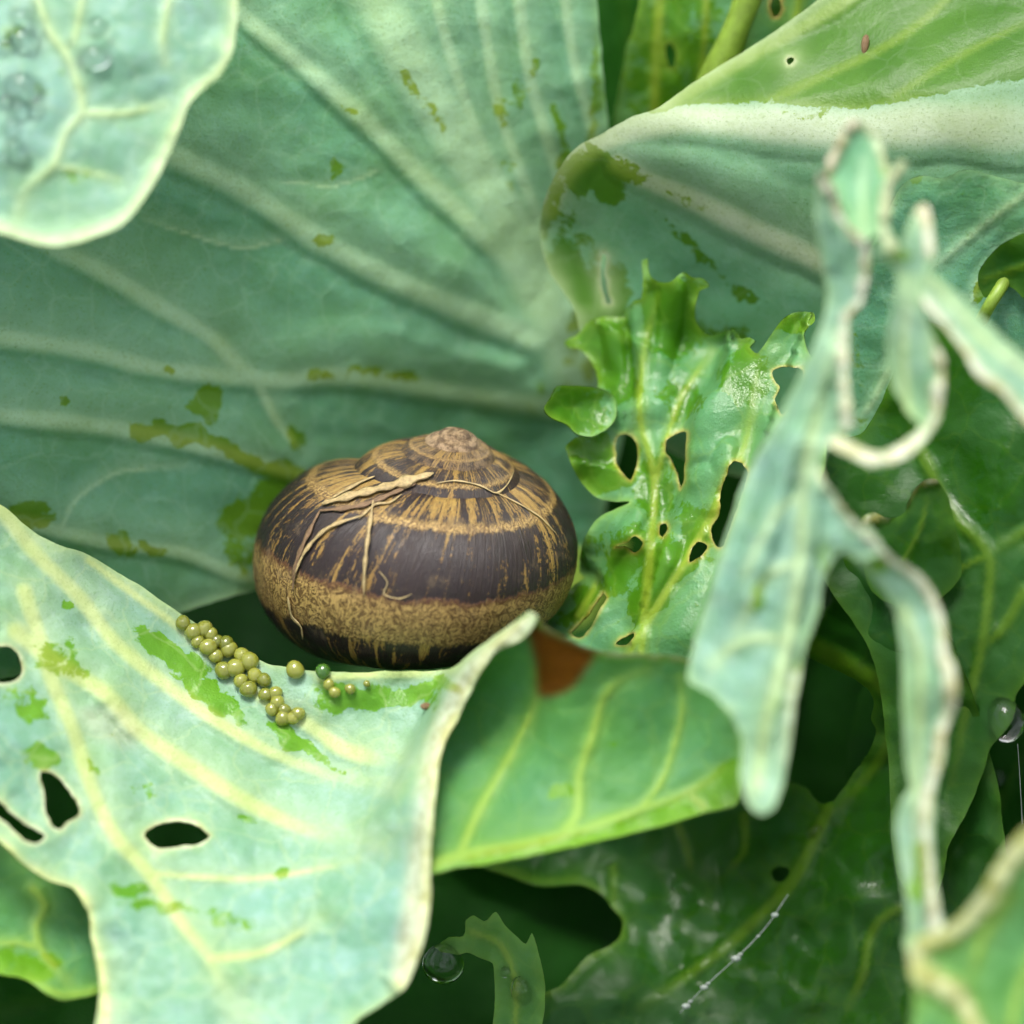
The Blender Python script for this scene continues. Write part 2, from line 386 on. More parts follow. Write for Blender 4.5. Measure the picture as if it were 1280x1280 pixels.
g = np.linspace(-1, 1, 121); gg = np.sign(g) * np.abs(g) ** 3 * 60
gx, gy = np.meshgrid(gg, gg); near_ = np.exp(-np.hypot(gx, gy) / 2.0)
gz = fbm(gx * 18, gy * 18, 3, 4) * .02 * near_ - .004
gi = np.arange(121 * 121).reshape(121, 121)
gf = np.stack([gi[:-1, :-1], gi[:-1, 1:], gi[1:, 1:], gi[1:, :-1]], -1).reshape(-1, 4)
tag(mesh_obj('ground', np.c_[gx.ravel(), gy.ravel(), gz.ravel()], gf, soil_material()), 'dark crumbly garden soil under the cabbage', kind='structure')

# the stem that carries the leaves
def tube(path, radii, seg=10, caps=True):
    """path in metres, radii in metres -> verts, faces"""
    p = [Vector(x) for x in path]; V = []; F = []
    up = Vector((.3, .2, .9)).normalized(); prev = None
    for i, c in enumerate(p):
        t = (p[min(i + 1, len(p) - 1)] - p[max(i - 1, 0)]).normalized()
        a = t.cross(up) if prev is None else prev - t * prev.dot(t)
        a.normalize(); prev = a.copy(); b = t.cross(a)
        for j in range(seg):
            w = 2 * math.pi * j / seg; V.append(tuple(c + (a * math.cos(w) + b * math.sin(w)) * radii[i]))
    for i in range(len(p) - 1):
        for j in range(seg):
            k = (j + 1) % seg; F.append([i * seg + j, i * seg + k, (i + 1) * seg + k, (i + 1) * seg + j])
    if caps:
        F.append(list(range(seg))[::-1]); F.append([(len(p) - 1) * seg + j for j in range(seg)])
    return V, F
def plain(name, col, rough=.5, tr=0.0, trans=None, spec=.5, nscale=.08, var=.35):
    N = NT(name); tc = N.n('ShaderNodeTexCoord'); mp = N.n('ShaderNodeMapping'); N.put(mp.inputs['Vector'], tc.outputs['Object']); mp.inputs['Scale'].default_value = (1 / S,) * 3
    a = N.noise(mp.outputs[0], nscale, 5, .65)
    c = N.mix(N.ramp(a, .3, .7), tuple(np.array(col) * np.array((1 - var, 1 - var, 1 - var, 1))), col)
    bs = N.n('ShaderNodeBsdfPrincipled'); N.put(bs.inputs['Base Color'], c); bs.inputs['Roughness'].default_value = rough; bs.inputs['Specular IOR Level'].default_value = spec
    bp = N.n('ShaderNodeBump'); bp.inputs['Distance'].default_value = S * 2; bp.inputs['Strength'].default_value = .5; N.put(bp.inputs['Height'], a); N.put(bs.inputs['Normal'], bp.outputs[0])
    if tr:
        tl = N.n('ShaderNodeBsdfTranslucent'); tl.inputs['Color'].default_value = trans or col
        mx = N.n('ShaderNodeMixShader'); mx.inputs[0].default_value = tr; N.put(mx.inputs[1], bs.outputs[0]); N.put(mx.inputs[2], tl.outputs[0]); N.put(N.out.inputs[0], mx.outputs[0])
    else: N.put(N.out.inputs[0], bs.outputs[0])
    return N.m
stalk_mat = plain('leaf_stalk', rgb(.30, .46, .06), .4, .3, rgb(.4, .6, .05))
core = Vector(P(690, 620, -420)); rootp = Vector((0, 0, -.01))
V_, F_ = tube([rootp.lerp(core, t) + Vector((0, 0, .0)) for t in np.linspace(0, 1, 8)], [.016, .017, .018, .019, .019, .018, .016, .012], 16)
mesh_obj('stem', V_, F_, stalk_mat, cabbage)

# ------------------------------------------------------------------ the leaves, back to front
leaf('A', 'waxy', [(-260,-220),(300,-240),(735,-220),(742,-50),(748,20),(752,70),(757,130),(762,170),(770,240),(775,340),(790,440),(780,540),(760,620),(740,720),(640,790),(500,790),(400,765),(340,737),(305,742),(260,755),(222,767),(150,795),(0,850),(-260,900)],
     [(720,470,-250),(750,280,-230),(745,100,-150),(600,0,-60),(450,0,-30),(200,0,10),(-200,-200,70),(0,300,0),(0,600,-30),(300,720,-130),(320,450,-100),(600,300,-140),(560,600,-300),(480,780,-340),(700,700,-350),(-260,900,-10),(735,-220,-110),(170,620,-80),(150,150,0)],
     veins=[vein([(722,470),(690,400),(655,330),(610,245),(560,160),(515,85),(468,0),(400,-120)],46,32,14,'midrib'),
            vein([(650,345),(590,280),(530,225),(470,165),(400,100),(305,22),(200,-70)],17,13,10),
            vein([(668,425),(600,397),(540,372),(480,345),(400,302),(300,236),(205,190),(80,120),(-60,60)],19,14,11),
            vein([(700,512),(600,497),(540,487),(430,470),(320,474),(260,420),(200,385),(130,342),(60,308),(-60,250)],14,14,10),
            vein([(320,474),(200,462),(100,438),(0,422),(-120,400)],13,15,10),
            vein([(560,612),(470,605),(390,598),(300,572),(190,545),(100,530),(0,520),(-150,500)],10,15,10),
            vein([(420,735),(305,722),(230,692),(140,680),(30,655),(-80,640)],10,12,9),
            vein([(320,474),(345,525),(380,570)],9,6,6),
            vein([(700,345),(676,305),(640,250),(610,203),(588,150),(564,75),(545,0),(530,-100)],13,9,9),
            vein([(700,330),(662,250),(643,197),(623,138),(610,66),(600,0),(592,-100)],11,10,9),
            vein([(720,290),(695,212),(680,164),(662,98),(648,0),(640,-100)],11,11,9),
            vein([(750,200),(738,157),(718,82),(706,0),(700,-100)],9,10,9),
            vein([(305,745),(260,752),(215,768)],9,6,4,part=False),
            vein([(75,662),(95,625),(150,590),(230,585)],4,3,2,part=False),
            vein([(350,300),(300,310),(180,275)],3,3,2,part=False),
            vein([(470,215),(420,232),(330,225)],3,3,2,part=False)],
     rub=[(258,502,22,22,0,1),(330,640,62,38,-20,.85),(35,645,30,22,0,.9),(80,500,9,12,0,.9),(230,545,70,12,12,.9),(330,582,70,13,20,.9),(180,540,22,12,0,.8),(370,548,14,16,0,.7),(150,680,16,18,0,.8),(180,690,24,8,0,.8),(300,695,22,35,0,.6),
          (405,298,18,9,0,.8),(420,205,9,18,10,.7),(480,468,60,10,5,.55),(400,462,22,10,0,.7),(510,105,10,34,-30,.6),(540,140,6,30,-35,.6),(440,135,14,6,30,.6),(655,105,14,40,10,.5),(700,180,9,50,-12,.6),(745,110,10,80,0,.6),(625,140,12,30,0,.5),(640,220,12,24,0,.5),(740,170,12,20,0,.6),(720,420,18,50,0,.5),(210,462,14,7,0,.5),(690,500,40,30,0,.35),(740,450,30,30,0,.4),(550,720,120,60,0,.6)],
     step=5.5, quilt=9, crumple=(7,.009), edge=9, asym=1.0, label='large pale waxy leaf behind the snail with veins fanning from a broad midrib', seed=2)

leaf('O5', 'dark', [(640,-260),(1000,-260),(1000,260),(900,330),(700,300),(660,100)], [(640,-260,-380),(1000,-260,-330),(900,330,-430),(660,100,-420)], step=10, veins=[vein([(800,300),(790,100),(760,-200)],10,7,5)], label='added near-black backing leaf that darkens the gap at the top', seed=4)  # added backing sheet, keeps the gap dark where lit soil would show
leaf('B3', 'inner', [(925,80),(950,-20),(955,-120),(1110,-120),(1100,10),(1050,70),(970,130)], [(925,80,-110),(955,-120,-60),(1110,-120,-60),(1050,60,-120),(990,0,-80)],
     holes=[[(964,2),(970,-4),(976,2),(977,12),(972,21),(966,20),(963,12)]], veins=[vein([(960,110),(990,40),(1010,-60)],8,6,4)], step=6, label='small green leaf with a brown-rimmed hole behind the folded leaf', seed=5, hole_cork=1)
leaf('B2', 'inner', [(812,-130),(800,0),(783,63),(768,150),(760,240),(840,300),(960,220),(975,60),(965,-130)], [(812,-130,-150),(783,63,-190),(768,200,-250),(960,200,-240),(965,-130,-130),(870,30,-140)],
     holes=[[(833,58),(838,54),(843,60),(845,72),(842,83),(836,84),(832,72)]], veins=[vein([(815,260),(818,130),(822,40),(828,-60)],9,7,4),vein([(870,180),(880,60),(885,-60)],6,5,3)], rub=[(840,60,60,120,0,.5)], step=6, label='shaded green leaf with a small hole beside the dark gap', seed=6, hole_cork=.2)
cc = catmull([(880,150,-170),(898,95,-120),(918,42,-95),(938,-10,-80),(958,-80,-60)], 10, closed=False)
V_, F_ = tube([Vector(P(*c)) for c in cc], [(21 + 4 * math.sin(i * .3)) * S for i in range(len(cc))], 14)
mesh_obj('leaf_stalk', V_, F_, stalk_mat, cabbage)['label'] = 'yellow-green leaf stalk rising behind the folded leaf'

leaf('B', 'upper', [(1060,-150),(1045,-25),(1010,10),(960,45),(900,82),(870,102),(820,135),(790,146),(760,163),(722,184),(697,213),(682,248),(675,285),(681,325),(696,355),(715,380),(724,410),(738,450),(770,520),(900,590),(1060,600),(1180,520),(1420,430),(1420,-150)],
     [(680,285,-110),(700,230,-55),(760,170,-15),(850,148,0),(960,145,25),(1060,150,45),(1200,130,70),(1400,110,80),(1000,60,-20),(1200,0,-10),(1100,-100,-60),(1400,-100,0),(880,100,-30),(800,300,-105),(860,350,-110),(740,420,-130),(900,430,-130),(1000,350,-50),(1150,300,20),(1400,420,0),(1050,590,-120),(800,540,-190),(1200,200,60)],
     holes=[[(982,75),(987,71),(992,73),(991,79),(985,81)],[(752,318),(757,318),(757,345),(764,380),(758,379),(751,350)]],
     veins=[vein([(686,262),(700,222),(728,192),(775,166),(850,150),(960,156),(1060,163),(1150,158),(1240,160),(1420,170)],18,44,5,'midrib'),
            vein([(772,205),(800,222),(860,248),(940,288),(1020,325),(1120,380)],15,21,8),
            vein([(828,138),(900,92),(985,45),(1060,0),(1150,-60)],11,9,5,col=.7),
            vein([(960,128),(1030,95),(1100,62),(1160,22),(1230,-50)],8,6,4,col=.6),
            vein([(1120,120),(1200,70),(1300,20)],6,5,3,col=.5,part=False)],
     rub=[(735,215,34,26,-30,1),(690,250,12,50,15,.8),(765,235,20,26,0,.8),(775,215,50,14,10,.7),(700,340,30,45,0,.9),(750,370,40,50,0,.9),(860,255,40,8,22,.5),(720,290,24,40,-30,.4),(890,330,110,6,38,.55),(860,300,60,4,40,.6),(930,370,12,5,50,.8),(945,375,5,8,0,.8),(900,420,60,30,0,.5),(1010,140,30,8,0,.5)],
     zones=[([(810,140),(870,131),(960,131),(1060,136),(1130,128),(1200,112),(1290,96),(1430,70),(1430,-170),(1030,-170)],'rub',.86,7)],
     step=5.5, quilt=6, crumple=(5,.008), octaves=2, asym=.7, label='cabbage leaf folded over its pale midrib, bright green face above', seed=8, hole_cork=.25)

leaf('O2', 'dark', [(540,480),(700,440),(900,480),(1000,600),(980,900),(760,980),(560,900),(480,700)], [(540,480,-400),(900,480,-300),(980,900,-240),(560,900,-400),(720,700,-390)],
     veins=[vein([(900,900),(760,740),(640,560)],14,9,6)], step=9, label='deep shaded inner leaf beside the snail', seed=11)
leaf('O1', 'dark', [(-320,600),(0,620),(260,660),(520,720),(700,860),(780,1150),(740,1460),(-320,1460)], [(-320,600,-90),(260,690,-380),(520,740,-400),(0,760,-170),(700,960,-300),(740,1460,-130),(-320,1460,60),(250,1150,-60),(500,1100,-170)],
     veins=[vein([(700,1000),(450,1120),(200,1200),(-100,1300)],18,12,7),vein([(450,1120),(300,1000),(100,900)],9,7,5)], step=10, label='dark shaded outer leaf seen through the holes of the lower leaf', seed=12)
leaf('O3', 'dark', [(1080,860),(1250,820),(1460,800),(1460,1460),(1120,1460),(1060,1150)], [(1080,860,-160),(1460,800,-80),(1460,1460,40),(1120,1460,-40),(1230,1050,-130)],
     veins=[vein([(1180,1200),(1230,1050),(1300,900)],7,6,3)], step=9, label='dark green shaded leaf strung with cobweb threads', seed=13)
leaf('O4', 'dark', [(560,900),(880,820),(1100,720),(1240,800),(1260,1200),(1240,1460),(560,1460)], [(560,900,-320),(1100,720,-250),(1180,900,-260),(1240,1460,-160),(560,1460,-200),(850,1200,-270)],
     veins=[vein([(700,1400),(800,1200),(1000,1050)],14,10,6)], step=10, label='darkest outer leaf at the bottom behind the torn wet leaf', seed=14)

leaf('F', 'waxy', [(1128,232),(1150,221),(1180,222),(1205,213),(1240,219),(1275,228),(1440,240),(1460,720),(1300,760),(1120,720),(1050,600),(1040,440),(1080,330)],
     [(1128,232,95),(1205,213,110),(1440,240,130),(1460,720,40),(1120,720,-40),(1050,500,-30),(1180,330,60),(1280,420,50),(1100,560,-30)],
     veins=[vein([(1440,150),(1275,247),(1220,290),(1168,333),(1120,370)],7,5,4),vein([(1215,375),(1235,330),(1280,290)],5,4,3,part=False),vein([(1260,480),(1150,505),(1090,560),(1050,590)],6,6,3),vein([(1112,458),(1092,500),(1070,530)],6,5,3)],
     rub=[(1140,220,12,12,0,.9),(1060,480,16,80,0,.4),(1230,360,12,12,0,.7),(1100,560,80,40,0,.4)], step=6, edge=7, label='blue-green leaf with a pale curled top edge behind the torn leaf', seed=15)
leaf('F2', 'deep', [(1222,352),(1230,330),(1245,312),(1265,297),(1290,287),(1440,270),(1450,480),(1340,470),(1290,385),(1262,357),(1245,362),(1232,372)],
     [(1222,352,85),(1265,297,105),(1440,270,150),(1450,480,130),(1250,360,80),(1330,380,115)], veins=[vein([(1230,350),(1290,330),(1420,320)],4,5,3)], step=6, label='dark green leaf flap by the yellow-green stalk', seed=16)
cc = catmull([(1226,402,60),(1238,380,88),(1252,358,84),(1268,330,55),(1290,300,30)], 8, closed=False)
V_, F_ = tube([Vector(P(*c)) for c in cc], [8 * S] * len(cc), 12); mesh_obj('leaf_stalk', V_, F_, stalk_mat, cabbage)['label'] = 'thin yellow-green stalk at the edge of the dark leaf flap'

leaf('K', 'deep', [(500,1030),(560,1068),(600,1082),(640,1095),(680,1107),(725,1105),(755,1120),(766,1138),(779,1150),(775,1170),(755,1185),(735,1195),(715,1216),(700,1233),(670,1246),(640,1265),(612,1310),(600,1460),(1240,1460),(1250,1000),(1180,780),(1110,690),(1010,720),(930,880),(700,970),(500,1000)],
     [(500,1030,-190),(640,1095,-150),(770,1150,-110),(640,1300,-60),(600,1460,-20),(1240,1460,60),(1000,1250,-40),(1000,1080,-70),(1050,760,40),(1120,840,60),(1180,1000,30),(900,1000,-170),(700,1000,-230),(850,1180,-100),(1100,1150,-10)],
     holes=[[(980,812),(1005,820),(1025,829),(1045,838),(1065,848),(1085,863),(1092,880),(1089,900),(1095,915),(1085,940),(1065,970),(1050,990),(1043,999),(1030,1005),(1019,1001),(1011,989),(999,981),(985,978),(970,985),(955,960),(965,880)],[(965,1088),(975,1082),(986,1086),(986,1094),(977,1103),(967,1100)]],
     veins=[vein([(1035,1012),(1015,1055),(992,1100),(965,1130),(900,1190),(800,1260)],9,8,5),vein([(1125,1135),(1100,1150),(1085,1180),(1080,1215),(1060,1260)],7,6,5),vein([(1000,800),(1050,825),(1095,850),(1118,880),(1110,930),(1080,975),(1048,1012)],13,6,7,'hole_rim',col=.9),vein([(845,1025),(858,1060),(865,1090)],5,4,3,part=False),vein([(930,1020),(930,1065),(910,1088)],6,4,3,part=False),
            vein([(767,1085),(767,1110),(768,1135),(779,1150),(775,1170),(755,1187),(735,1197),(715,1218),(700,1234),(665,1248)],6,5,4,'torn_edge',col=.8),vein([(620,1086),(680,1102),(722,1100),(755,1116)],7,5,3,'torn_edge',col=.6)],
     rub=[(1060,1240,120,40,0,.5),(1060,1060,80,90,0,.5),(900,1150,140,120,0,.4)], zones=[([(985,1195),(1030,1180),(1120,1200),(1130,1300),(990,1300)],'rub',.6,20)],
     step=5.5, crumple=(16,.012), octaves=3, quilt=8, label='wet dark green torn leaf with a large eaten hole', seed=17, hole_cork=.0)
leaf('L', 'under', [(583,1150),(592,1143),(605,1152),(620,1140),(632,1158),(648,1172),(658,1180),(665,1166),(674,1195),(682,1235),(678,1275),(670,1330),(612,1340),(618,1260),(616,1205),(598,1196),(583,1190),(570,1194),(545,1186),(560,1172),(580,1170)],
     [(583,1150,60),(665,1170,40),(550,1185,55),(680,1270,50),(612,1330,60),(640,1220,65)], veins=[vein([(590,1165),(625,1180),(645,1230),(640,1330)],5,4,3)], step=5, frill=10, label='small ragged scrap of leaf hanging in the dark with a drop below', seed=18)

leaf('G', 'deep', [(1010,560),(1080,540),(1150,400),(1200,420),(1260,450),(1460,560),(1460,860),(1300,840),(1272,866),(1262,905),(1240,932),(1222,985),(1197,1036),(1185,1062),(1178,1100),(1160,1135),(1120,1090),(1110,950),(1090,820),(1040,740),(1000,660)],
     [(1010,560,60),(1150,420,80),(1460,560,170),(1460,860,150),(1270,870,110),(1180,1100,90),(1120,950,60),(1060,740,70),(1200,650,80),(1130,560,50),(1220,820,100)],
     veins=[vein([(1150,560),(1190,640),(1235,692),(1236,742),(1225,820),(1205,900),(1190,980)],9,6,6),vein([(1460,590),(1330,640),(1280,665),(1235,692)],7,8,5),vein([(1235,692),(1180,720),(1110,740)],5,4,3),vein([(1280,740),(1250,790),(1220,810)],9,6,4,part=False)],
     zones=[([(1240,760),(1300,740),(1460,740),(1460,880),(1270,880),(1225,960),(1190,1050),(1170,1100),(1190,960),(1215,850)],'clean',.45,18)],
     rub=[(1160,480,60,90,0,.8),(1090,600,40,30,0,.6),(1230,600,60,60,0,.5)], step=6, quilt=9, label='large dark green leaf with forked yellow-green veins, in the shade', seed=19)
leaf('G2', 'deep', [(1072,655),(1090,640),(1110,648),(1130,640),(1142,615),(1155,602),(1172,600),(1190,640),(1200,720),(1150,760),(1090,740)], [(1072,655,120),(1155,602,135),(1200,720,110),(1090,740,105),(1130,660,125)],
     veins=[vein([(1082,652),(1100,645),(1120,640),(1137,618),(1150,603),(1168,600)],7,6,6,'torn_edge',col=.9,cork=.4),vein([(1130,700),(1150,660),(1160,620)],4,4,3)], rub=[(1130,690,40,30,0,.5),(1175,660,20,40,0,.5)], step=5, label='small leaf scrap with a pale curled rim below the eaten ring', seed=20)

# frilled leaf right of the snail
leaf('D0', 'inner', [(681,512),(688,498),(697,484),(720,484),(752,487),(770,500),(765,530),(742,545),(722,542),(710,531),(692,523)], [(681,512,-10),(697,484,-15),(752,487,-45),(742,545,-30),(722,510,-40)], step=4, curl=10, edge=5, rub=[(715,510,40,30,0,.7)], crumple=(3,.04), label='small cupped dark green frill at the edge of the inner leaf', seed=21)
Dleaf = leaf('D', 'inner', [(803,326),(808,324),(810,338),(813,346),(822,352),(835,353),(846,346),(854,341),(865,348),(878,348),(886,359),(875,363),(870,380),(869,400),(876,412),(890,420),(903,417),(913,413),(922,417),(926,424),(936,421),(944,426),(937,434),(946,442),(958,427),(969,411),(979,399),(992,391),(1016,391),(1018,401),(1006,413),(1009,440),(1030,470),(1034,560),(1008,700),(985,820),(950,880),(800,870),(690,830),(672,795),(690,766),(705,748),(716,732),(730,722),(724,715),(724,698),(730,675),(740,656),(755,642),(772,635),(788,627),(766,627),(746,621),(730,607),(716,586),(709,568),(706,558),(722,546),(738,537),(744,524),(743,511),(748,497),(748,484),(748,470),(742,455),(733,443),(723,435),(708,434),(705,427),(722,418),(735,403),(752,397),(770,397),(781,396),(784,386),(792,377),(802,374),(803,350)],
     [(806,330,45),(860,350,60),(890,415,45),(930,428,45),(800,420,20),(735,420,10),(745,480,0),(790,500,45),(775,470,15),(720,560,10),(750,610,15),(785,620,30),(840,480,40),(850,580,60),(800,580,40),(730,690,15),(690,780,30),(760,750,70),(800,700,80),(900,560,100),(960,440,70),(1010,395,60),(1020,480,90),(980,600,140),(900,720,130),(850,800,140),(960,860,150),(1010,720,140),(700,830,60),(770,650,55)],
     steps=[([(905,440),(893,480),(876,498),(866,520),(860,545),(857,575),(855,604),(848,622),(835,660)],-60,-12,8),([(784,385),(790,430),(797,470),(792,500),(770,510)],-34,-20,7),([(735,705),(747,718),(754,735),(745,752),(730,775),(712,792)],-22,-22,6),([(952,560),(925,640),(900,720),(872,800)],-50,-50,9)],
     holes=[[(771,548),(783,543),(794,550),(797,570),(793,590),(788,600),(776,588),(770,575)],[(833,550),(845,541),(857,540),(856,560),(855,600),(850,612),(846,590),(838,575),(831,562)],
            [(768,684),(784,678),(793,670),(804,677),(800,687),(792,691),(784,684)],[(826,656),(832,654),(833,663),(828,671),(825,668)],[(861,703),(862,690),(872,676),(883,683),(878,692),(868,700)],
            [(916,576),(926,577),(934,590),(928,615),(916,650),(903,682),(897,683),(890,672),(889,660),(898,645),(900,625),(905,600)],[(770,805),(778,798),(792,792),(790,800),(782,806)],
            [(714,790),(735,768),(753,740),(758,747),(748,766),(741,780),(724,798)],[(965,465),(985,458),(1003,463),(998,490),(977,519),(969,500),(974,485)]],
     veins=[vein([(880,830),(900,760),(930,680),(955,600),(985,520)],9,6,5),vein([(760,860),(820,760),(870,680),(930,560),(945,470)],7,5,5),vein([(800,830),(812,700),(818,600),(800,520),(805,440),(822,370)],7,5,5),vein([(820,600),(850,500),(890,440)],5,4,4),vein([(722,770),(740,740),(748,720)],5,4,3,part=False),vein([(880,600),(850,660),(800,760),(770,800)],16,9,16,col=0,part=False),vein([(840,360),(835,420),(820,480)],14,9,16,col=0,part=False),vein([(765,405),(770,450),(768,500)],12,9,14,col=0,part=False),vein([(910,560),(880,640),(855,720)],10,9,12,col=0,part=False),vein([(800,640),(760,700),(745,740)],10,7,12,col=0,part=False)],
     rub=[(840,390,50,50,0,.75),(755,430,45,40,0,.85),(770,470,26,30,0,.8),(750,585,46,34,0,.9),(745,560,24,16,0,.7),(850,500,30,25,0,.4),(820,610,30,40,0,.55),(780,700,26,40,20,.75),(830,720,22,60,35,.95),(800,680,60,22,0,.4),(930,470,30,40,0,.7),(895,640,14,60,15,.6),(870,660,16,30,0,.6),(725,760,30,16,-50,.7),(990,400,30,14,0,.8)],
     zones=[([(786,385),(802,378),(808,420),(815,460),(805,480),(795,465)],'clean',.5,5)],
     step=4, thick=4.5, crumple=(14,.014), octaves=2, quilt=7, curl=8, frill=11, edge=6, label='crinkled bright green leaf riddled with slug holes beside the snail', seed=22, hole_cork=.7)

# torn front leaf on the right, in pieces that hang together
E1 = leaf('E', 'pale', [(1021,216),(1030,224),(1043,240),(1048,263),(1062,284),(1080,302),(1084,330),(1081,355),(1076,376),(1060,398),(1060,430),(1060,480),(1064,530),(1040,552),(1024,580),(1032,602),(1047,626),(1067,650),(1085,668),(1100,690),(1075,700),(1055,690),(1040,698),(1027,732),(1020,770),(1005,812),(993,880),(986,930),(976,985),(966,1010),(951,1018),(936,1005),(926,975),(928,930),(915,895),(885,865),(860,850),(868,800),(888,735),(905,680),(924,620),(942,574),(962,542),(998,470),(1024,415),(1034,375),(1026,320),(1019,262)],
     [(1021,216,250),(1080,302,290),(1060,400,270),(1064,530,280),(1034,375,225),(998,470,215),(942,574,190),(888,735,185),(862,850,190),(1024,580,270),(1047,626,275),(1100,690,280),(1027,732,265),(951,1018,280),(960,880,255),(985,700,250),(1005,560,255),(930,760,215)],
     veins=[vein([(1018,213),(1030,225),(1043,242),(1047,265),(1062,285),(1080,303),(1084,330),(1080,356),(1074,378),(1058,398)],9,7,10,'torn_edge',col=.3,cork=1.0),
            vein([(1055,395),(1054,440),(1056,490),(1060,535)],7,8,8,'torn_edge',col=.5,cork=.8),
            vein([(1026,590),(1045,622),(1065,648),(1090,675)],7,6,6,'torn_edge',col=.4,cork=.7),
            vein([(945,985),(958,900),(985,800),(1000,700),(1005,600),(1025,500),(1045,420)],8,6,6),vein([(985,800),(930,800),(890,830)],6,5,4),vein([(1000,700),(960,720),(920,790)],5,4,4),vein([(1000,620),(970,640),(930,720)],4,3,3),vein([(1035,440),(985,560),(950,680),(915,800)],14,16,22,col=0,part=False),vein([(1020,600),(1000,720),(975,840),(950,960)],10,12,16,col=0,part=False),vein([(1040,330),(1050,300),(1040,260)],10,8,10,col=0,part=False)],
     rub=[(950,745,7,26,30,.8),(1030,690,10,30,10,.5),(990,860,14,50,10,.4)], zones=[([(985,840),(1000,835),(990,900),(980,960)],'cork',.5,8)],
     step=5, thick=6, crumple=(7,.018), quilt=6, edge=6, label='torn pale blue-green leaf standing up in front, its edges dried tan', dz=240, seed=24)
leaf('E5', 'waxy', [(1066,150),(1086,158),(1099,176),(1108,202),(1111,232),(1108,268),(1096,294),(1081,301),(1061,281),(1046,241),(1034,220),(1035,200),(1045,180),(1055,163)], [(1066,150,225),(1111,232,235),(1081,301,275),(1034,220,240),(1070,220,228)],
     veins=[vein([(1068,150),(1055,166),(1045,184),(1037,202),(1034,220)],8,8,9,'torn_edge',col=.3,cork=1.0),vein([(1072,152),(1090,166),(1101,190),(1108,215)],6,5,5,'torn_edge',col=.7,cork=.5),vein([(1080,295),(1078,250),(1080,200)],6,4,4)],
     step=4.5, rub=[(1103,200,8,24,0,.7)], label='upright leaf tip with a dried tan rim', parent=E1, name='leaf_tip', dz=240, seed=25)
leaf('E6', 'upper', [(1126,200),(1134,204),(1128,220),(1117,232),(1114,262),(1112,288),(1122,306),(1116,316),(1104,306),(1098,288),(1099,258),(1103,232),(1112,214)], [(1130,202,255),(1106,250,262),(1104,300,280),(1118,312,285),(1116,250,258)],
     veins=[vein([(1128,206),(1112,226),(1106,258),(1105,288),(1114,308)],6,6,8,'torn_edge',col=1,cork=.35)], step=4, label='thin yellow-green torn strip', parent=E1, name='torn_strip', dz=240, seed=26)
leaf('E7', 'pale', [(1150,256),(1160,257),(1166,290),(1169,316),(1158,345),(1152,370),(1159,400),(1171,432),(1180,450),(1178,490),(1171,527),(1148,558),(1117,578),(1090,582),(1063,570),(1036,555),(1044,543),(1066,553),(1090,565),(1114,562),(1140,545),(1150,532),(1136,518),(1122,495),(1111,460),(1108,420),(1117,380),(1119,340),(1092,316),(1098,306),(1120,316),(1128,300),(1138,274)],
     [(1155,256,270),(1169,316,285),(1152,370,280),(1178,490,300),(1148,558,305),(1090,575,305),(1040,550,285),(1110,440,240),(1130,510,250),(1119,340,265),(1095,312,280),(1140,440,265)],
     veins=[vein([(1172,432),(1177,452),(1174,490),(1167,525),(1145,551),(1116,570),(1090,573),(1063,561),(1038,550)],8,9,9,'torn_edge',col=.6,cork=.8),vein([(1155,258),(1160,290),(1162,318)],9,6,4,'torn_edge',col=.5,cork=.9),vein([(1135,520),(1130,440),(1138,350)],5,4,4)],
     step=4.5, rub=[(1150,300,12,30,0,.3),(1125,320,14,10,0,.8)], label='pale leaf ring left around an eaten hole', parent=E1, name='leaf_ring', dz=240, seed=27)
leaf('E8', 'pale', [(1158,342),(1178,352),(1205,375),(1240,410),(1285,448),(1460,560),(1460,640),(1290,535),(1252,490),(1224,472),(1206,442),(1180,408),(1158,384),(1150,362)], [(1158,342,280),(1205,375,270),(1285,448,275),(1460,560,290),(1290,535,300),(1224,472,300),(1158,384,285)],
     veins=[vein([(1156,380),(1178,403),(1204,438),(1222,466),(1252,486),(1290,530),(1460,635)],9,10,9,'torn_edge',col=.4,cork=.75),vein([(1165,352),(1230,425),(1330,500)],5,5,4)], step=5, label='pale torn band reaching right from the ring', parent=E1, name='torn_band', dz=240, seed=28)
leaf('E3', 'pale', [(1058,672),(1085,658),(1110,692),(1150,718),(1169,745),(1181,780),(1183,815),(1194,836),(1196,880),(1184,910),(1179,950),(1168,992),(1166,1035),(1168,1080),(1172,1122),(1180,1165),(1160,1190),(1130,1185),(1134,1160),(1130,1110),(1122,1060),(1119,1025),(1128,1000),(1138,985),(1133,960),(1129,900),(1127,830),(1121,770),(1104,738),(1075,705)],
     [(1070,680,282),(1150,718,265),(1183,815,290),(1196,880,295),(1168,1035,290),(1175,1150,300),(1134,1160,270),(1120,1030,250),(1127,830,235),(1104,738,250),(1155,850,280)],
     veins=[vein([(1080,668),(1112,698),(1150,724),(1166,750),(1177,785),(1180,820),(1188,845),(1188,882),(1176,915),(1170,955),(1158,995),(1156,1035),(1160,1080),(1164,1122),(1170,1165)],9,9,10,'torn_edge',col=.4,cork=.75),vein([(1130,760),(1150,820),(1150,900),(1145,1000),(1145,1100)],5,4,4)],
     rub=[(1150,1090,14,50,0,.7),(1100,700,14,14,0,.8)], step=4.5, thick=6, label='long pale strap of torn leaf with a mauve-tan dried edge', parent=E1, name='torn_strap', dz=240, seed=29)

